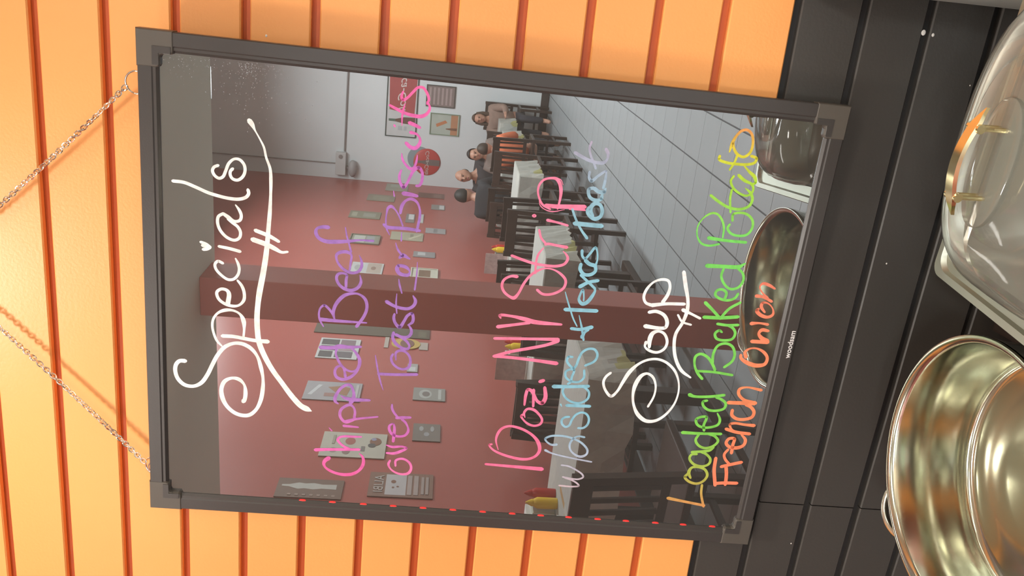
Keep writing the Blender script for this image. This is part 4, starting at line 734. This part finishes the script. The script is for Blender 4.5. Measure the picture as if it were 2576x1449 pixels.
sm_ = [(-8.817, -8.486, .73, 1.057, 'framed olive and white picture high on the red wall, third column from the pillar', (.26, .25, .20), [(.1, .9, .5, .9, (.42, .42, .38)), (.1, .9, .15, .45, (.3, .3, .3))], (.2, .17, .13)),
 (-9.063, -8.737, .212, .604, 'khaki striped picture in the middle of the red wall', (.38, .35, .26), [(.2, .8, .3, .4, (.25, .23, .18)), ([(.1, .06), (.35, .06), (.9, .4), (.75, .45)], (.5, .46, .34))], None),
 (-9.326, -9.115, -.059, .192, 'small grey photo just above the tables, middle of the red wall', (.36, .34, .34), [(.1, .9, .4, .6, (.24, .23, .23))], None),
 (-8.343, -8.147, .052, .301, 'small grey photo with a bright streak, nearer the pillar', (.27, .25, .25), [(.15, .7, .45, .8, (.46, .46, .46))], None),
 (-9.917, -9.515, .35, .464, 'small white card over a shelf on the red wall, upper one', (.24, .22, .21), [(.05, .65, .1, .7, (.62, .62, .62))], None),
 (-9.943, -9.539, .235, .28, 'small white strip card on the red wall, lower one', (.50, .49, .47), [(.1, .9, .3, .7, (.6, .6, .58))], None),
 (-10.495, -10.25, -.037, .149, 'small grey card with a white end near the room corner', (.3, .28, .26), [(.1, .9, .05, .4, (.62, .62, .62))], None),
 (-11.133, -10.863, -.024, .353, 'faint dark brown picture low near the room corner', (.22, .12, .10), [(.15, .85, .1, .4, (.27, .17, .14)), (.15, .85, .5, .9, (.19, .11, .09))], None),
 (-9.872, -9.546, .795, 1.196, 'dim olive picture high on the red wall, fourth column from the pillar', (.24, .22, .16), [(.2, .8, .75, .92, (.36, .34, .26)), (.25, .8, .15, .55, (.3, .29, .24))], None),
 (-10.806, -10.467, .67, 1.053, 'dim khaki picture high on the red wall, next to the corner picture', (.29, .25, .19), [(.2, .8, .2, .8, (.32, .29, .22))], None),
 (-11.526, -11.103, .52, .843, 'pale olive picture nearest the white corner on the red wall', (.36, .34, .28), [(.1, .5, .2, .8, (.42, .42, .36)), (.55, .9, .1, .5, (.4, .33, .25))], None),
 (-7.81, -7.465, .60, .937, 'two-part white and tan picture high on the red wall, closest to the pillar side', (.46, .46, .45), [(.05, .95, .06, .5, (.40, .33, .28)), (ell(.5, .3, .16, .08), (.25, .17, .14)), (ell(.5, .8, .25, .1), (.34, .34, .33))], None),
 (-7.733, -7.45, .021, .288, 'white framed brown photo low on the red wall, closest to the pillar side', (.52, .50, .42), [(.12, .88, .25, .72, (.2, .13, .09))], (.5, .48, .4))]
for a0, a1, b0, b1, lab, c, shp, fr in sm_: pic(lab, a0, a1, b0, b1, c, shp, frame=fr)
# white back wall
bp_ = pic('long framed advertising poster with a red script banner and a bottle, on the white wall', -1.93, -.86, .475, .905, (.62, .63, .63),
    [([(.30, .06), (.36, .92), (1.0, .97), (1.0, .0)][::1], (.42, .09, .085)), ([(.17, .02), (.27, .02), (.265, .4), (.235, .68), (.232, .93), (.20, .93), (.197, .68), (.175, .4)], (.16, .08, .06)), ([(.233, .70), (.231, .93), (.201, .93), (.199, .70)], (.10, .17, .13)), (.08, .14, .45, .6, (.5, .52, .54)), (.08, .14, .3, .4, (.5, .52, .54))],
    wall='back', frame=(.05, .07, .06), cat='poster', name='wall_poster', texts=[('Coca-Cola', .17, .33, .5, (.75, .68, .66), .35)])
pic('dark brown text sign on the white wall under the long poster', -1.44, -1.15, -.07, .33, (.25, .19, .18), [(.08, .92, .1+.15*k, .17+.15*k, (.40, .31, .30)) for k in range(6)], wall='back', name='wall_sign', cat='sign', frame=(.08, .07, .06))
pic('green bordered poster with an orange sausage and a bottle on the white wall', -1.85, -1.555, -.16, .25, (.46, .50, .44), [(.0, 1, .03, .28, (.50, .25, .14)), ([(.35, .78), (.5, .82), (.72, .48), (.6, .40)], (.55, .22, .10)), ([(.22, .05), (.36, .05), (.34, .3), (.31, .45), (.27, .45), (.24, .3)], (.2, .10, .06))], wall='back', frame=(.22, .28, .20), cat='poster', name='wall_poster')
cs = thing('round_sign', (0, 0, 0), 'round red drink sign with white script on the white wall', 'sign'); cs.matrix_world = Matrix.Translation((-2.29, YB, .27)) @ Matrix(((-1, 0, 0, 0), (0, 0, 1, 0), (0, 1, 0, 0), (0, 0, 0, 1)))
MB().lathe([(0, .022), (.17, .020), (.20, .010), (.205, .002), (0, .002)], 40).build('disc', mat('sign_red', (.50, .07, .06), .4), cs, True)
MB().prism([(x, y, .022) for x, y in [(-.045, -.19), (.045, -.19), (.045, -.05), (.02, .08), (.018, .17), (-.018, .17), (-.02, .08), (-.045, -.05)]], (0, 0, .002)).build('bottle_print', mat('sign_grey', (.18, .14, .13), .4), cs)
text_mesh('Coca-Cola', .084, mat('sign_white', (.62, .57, .55), .5), 'lettering', cs, Matrix.Translation((0, 0, .0255)), .3)
cg = thing('round_sign', (0, 0, 0), 'grey rim of a round plate half hidden behind the red round sign', 'sign'); cg.matrix_world = Matrix.Translation((-2.245, YB, .385)) @ Matrix(((-1, 0, 0, 0), (0, 0, 1, 0), (0, 1, 0, 0), (0, 0, 0, 1)))
MB().lathe([(0, .0016), (.18, .0016), (.182, .0008), (0, .0004)], 36).build('plate', mat('plate_grey', (.28, .33, .36), .5), cg)
cd = thing('wall_conduit', (-1.2, YB, 1.49), 'thin grey conduit running along the white wall to a junction box', 'conduit')
gm = mat('conduit_grey', (.26, .23, .22), .5)
MB().tube([(1.3, .02, -.02), (0, .02, 0), (-1.03, .02, .012)], .012, 8).build('pipe', gm, cd, True)
MB().tube([(-1.22, .02, .14), (-1.22, .02, 2.2)], .008, 8).build('pipe', gm, cd, True)
jb = thing('junction_box', (-2.41, YB, 1.55), 'pale grey junction box high on the white wall near the corner', 'box')
MB().box(-.17, .17, .001, .09, -.075, .075, .006).build('box_case', mat('box_grey', (.56, .56, .55), .5), jb)
MB().lathe([(0, 0), (.03, 0), (.03, .012), (0, .014)], 16).build('knockout', gm, jb).matrix_local = Matrix.Translation((.11, .09, 0)) @ Matrix.Rotation(-PI/2, 4, 'X')
ws = thing('wall_speaker', (-2.47, YB, 1.372), 'rounded grey flood lamp under the junction box near the corner', 'lamp')
MB().ball((0, .07, 0), .13, .065, .065, 18, 10).build('shell', mat('speaker_grey', (.38, .36, .36), .5), ws, True)
MB().box(-.02, .02, .001, .05, .03, .1).build('bracket', gm, ws)
ws.name = 'flood_lamp'

# ------------------------------------------------------------------ seated guests
def skin(verts, edges, radii, voxel=None, extra=None, sub=1):
    me = bpy.data.meshes.new('s'); me.from_pydata(verts, edges, []); o = bpy.data.objects.new('s', me); COL.objects.link(o)
    o.modifiers.new('skin', 'SKIN').use_smooth_shade = True
    for i, r in enumerate(radii):
        sv = me.skin_vertices[0].data[i]; sv.radius = r if isinstance(r, tuple) else (r, r); sv.use_root = (i == 0)
    sb = o.modifiers.new('sub', 'SUBSURF'); sb.levels = sub; sb.render_levels = sub
    dg = bpy.context.evaluated_depsgraph_get(); dg.update()
    res = bpy.data.meshes.new_from_object(o.evaluated_get(dg)); bpy.data.objects.remove(o)
    if extra:
        bm = bmesh.new(); bm.from_mesh(res); e_ = bpy.data.meshes.new('e'); extra.bm.to_mesh(e_); extra.bm.free(); bm.from_mesh(e_); bm.to_mesh(res); bm.free()
    if voxel:
        o = bpy.data.objects.new('s', res); COL.objects.link(o); r_ = o.modifiers.new('r', 'REMESH'); r_.mode = 'VOXEL'; r_.voxel_size = voxel; r_.use_smooth_shade = True
        dg = bpy.context.evaluated_depsgraph_get(); dg.update()
        r2_ = bpy.data.meshes.new_from_object(o.evaluated_get(dg)); bpy.data.objects.remove(o); res = r2_
    for p in res.polygons: p.use_smooth = True
    return res
SKIN = mat('skin', (.50, .27, .19), .5, noise=.06, nscale=20)
def person(x, y, rz, label, shirt, hair, scale=1.0, hairstyle='short', lean=.0, sleeve=True, turn=0.0):
    t = thing('person', (x, y, FL), label, 'person', rz=rz, scale=scale)
    ly = -lean
    J = {'pel': (0, 0, .55), 'sp': (0, .02+ly*.3, .72), 'ch': (0, .015+ly*.7, .93), 'nk': (0, -.005+ly, 1.075), 'hd': (0, -.02+ly*1.15, 1.15)}
    V = [J['pel'], J['sp'], J['ch'], J['nk'], J['hd']]; E_ = [(0, 1), (1, 2), (2, 3), (3, 4)]; Rr = [(.15, .11), (.14, .10), (.155, .105), (.052, .055), (.055, .06)]
    hands = []
    for s_ in (-1, 1):
        i = len(V); V += [(s_*.185, .01+ly*.85, 1.01), (s_*.235, -.10+ly*.6, .79), (s_*.15, -.33+ly*.2, .795), (s_*.135, -.39, .80)]
        E_ += [(2, i), (i, i+1), (i+1, i+2), (i+2, i+3)]; Rr += [.058, .045, .030, (.036, .018)]
        hands.append((s_, V[-1]))
        i = len(V); V += [(s_*.10, -.02, .53), (s_*.115, -.42, .51), (s_*.11, -.40, .10), (s_*.11, -.52, .045)]
        E_ += [(0, i), (i, i+1), (i+1, i+2), (i+2, i+3)]; Rr += [.085, .062, .042, .036]
    ex = MB(); hx, hy, hz = 0, -.035+ly*1.2, 1.215
    ex.ball((hx, hy, hz), .078, .098, .115, 24, 16); ex.ball((hx, hy-.035, hz-.06), .055, .055, .05, 16, 10)
    ex.ball((hx, hy-.104, hz-.014), .016, .026, .018, 10, 8); ex.ball((hx, hy-.096, hz+.012), .012, .016, .03, 10, 8); ex.ball((hx, hy-.075, hz+.035), .06, .03, .018, 14, 8)
    for s_ in (-1, 1): ex.ball((s_*.079, hy+.005, hz-.008), .010, .018, .030, 10, 8)
    for s_, h in hands:
        for k, (ln, off) in enumerate(((.060, -.024), (.072, -.008), (.068, .008), (.052, .023))):
            ex.tube([(h[0]+off, h[1]+.01, h[2]), (h[0]+off*1.1, h[1]-ln*.5, h[2]+.006), (h[0]+off*1.1, h[1]-ln, h[2]-.012)], [.0095, .0088, .0075], 8)
        ex.tube([(h[0]-s_*.02, h[1]+.03, h[2]), (h[0]-s_*.045, h[1]+.0, h[2]-.002), (h[0]-s_*.052, h[1]-.03, h[2]-.008)], [.011, .0095, .008], 8)
    body = skin(V, E_, Rr, .011, ex); body.materials.append(SKIN); link('body', body, t)
    # clothes follow the same joints a little larger
    sv = [J['pel'], J['sp'], (0, J['ch'][1]+.03, J['ch'][2]), (0, ly*.9, 1.05)]; se = [(0, 1), (1, 2), (2, 3)]; sr = [(.178, .138), (.172, .138), (.20, .165), (.092, .092)]
    for s_ in (-1, 1):
        i = len(sv); sv += [(s_*.19, .01+ly*.85, 1.012), (s_*.235, -.10+ly*.6, .79)]; se += [(2, i), (i, i+1)]; sr += [.092, .070]
        if sleeve: sv.append((s_*.16, -.30+ly*.2, .795)); se.append((i+1, i+2)); sr.append(.052)
    sm2 = skin(sv, se, sr); sm2.materials.append(mat('shirt_%d_%d' % (int(shirt[0]*255), int(shirt[1]*255)), shirt, .8, noise=.15, nscale=15)); link('shirt', sm2, t)
    pv = [(0, .0, .56), (0, 0, .50)]; pe = [(0, 1)]; pr = [(.165, .125), (.15, .12)]
    for s_ in (-1, 1):
        i = len(pv); pv += [(s_*.10, -.04, .53), (s_*.115, -.42, .51), (s_*.11, -.40, .13)]; pe += [(1, i), (i, i+1), (i+1, i+2)]; pr += [.095, .073, .058]
    pm = skin(pv, pe, pr); pm.materials.append(mat('dark_trousers', (.03, .03, .04), .8)); link('trousers', pm, t)
    hm = mat('hair_%d' % int(hair[0]*999), hair, .6, noise=.3, nscale=40); hb_ = MB()
    if hairstyle == 'bald':
        hb_.ball((hx, hy+.035, hz-.015), .083, .078, .075, 18, 12)
    else:
        bmh = hb_.bm; g_ = bmesh.ops.create_uvsphere(bmh, u_segments=24, v_segments=16, radius=1)
        for v in g_['verts']:
            p = v.co.copy(); front = max(0, -p.y)
            lift = .35*front if p.z < .75 else 0
            v.co = Vector((hx+p.x*.088, hy+.012+p.y*(.105-.03*front*(p.z < .45)), hz+.018+p.z*(.118 if p.z > 0 else (.07 if hairstyle == 'short' else .10))+lift*.06))
            if p.y < -.35 and p.z < .45: v.co.y += .06; v.co.z = max(v.co.z, hz+.045)
        if hairstyle == 'long':
            for s_ in (-1, 1): hb_.tube([(s_*.07, hy+.01, hz+.06), (s_*.088, hy+.015, hz-.05), (s_*.085, hy+.02, hz-.15), (s_*.075, hy+.02, hz-.22)], [.03, .036, .034, .02], 10)
            hb_.tube([(0, hy+.07, hz+.04), (0, hy+.085, hz-.08), (0, hy+.08, hz-.2)], [.06, .06, .04], 12)
    hb_.build('hair', hm, t, True)
    ey = MB()
    for s_ in (-1, 1): ey.ball((s_*.031, hy-.094, hz+.010), .014, .007, .007, 10, 6)
    ey.build('eyes', mat('eye_dark', (.03, .02, .02), .3), t, True)
    MB().ball((0, hy-.091, hz-.058), .026, .009, .008, 12, 6).build('mouth', mat('lips', (.33, .10, .09), .5), t, True)
    return t
person(-2.17, -9.13, 0, 'person in a black shirt with dark hair sitting with back to the board', (.025, .025, .03), (.02, .018, .016), .99, 'short', lean=.10)
person(-1.55, -9.14, 0, 'smaller person in an orange top seated facing away, right of the black shirt', (.75, .20, .09), (.05, .03, .02), .82, 'short', lean=.06)
person(-2.10, -10.27, PI+.12, 'balding person in a dark shirt facing the board across the occupied table', (.05, .045, .05), (.07, .05, .04), 1.0, 'bald', lean=.08)
person(-1.80, -10.12, PI-.1, 'dark-haired younger person in a grey-brown top beside the balding one', (.22, .17, .15), (.03, .025, .025), .89, 'short', lean=.05, sleeve=False)
person(-1.50, -11.27, PI, 'long-haired person in a brown top at the table by the white wall', (.30, .20, .16), (.10, .06, .04), .84, 'long', lean=.02)

# ------------------------------------------------------------------ stand the whole place on z = 0
bpy.context.view_layer.update()
for o in S.objects:
    if o.parent is None: o.matrix_world = Matrix.Translation((0, 0, H0)) @ o.matrix_world
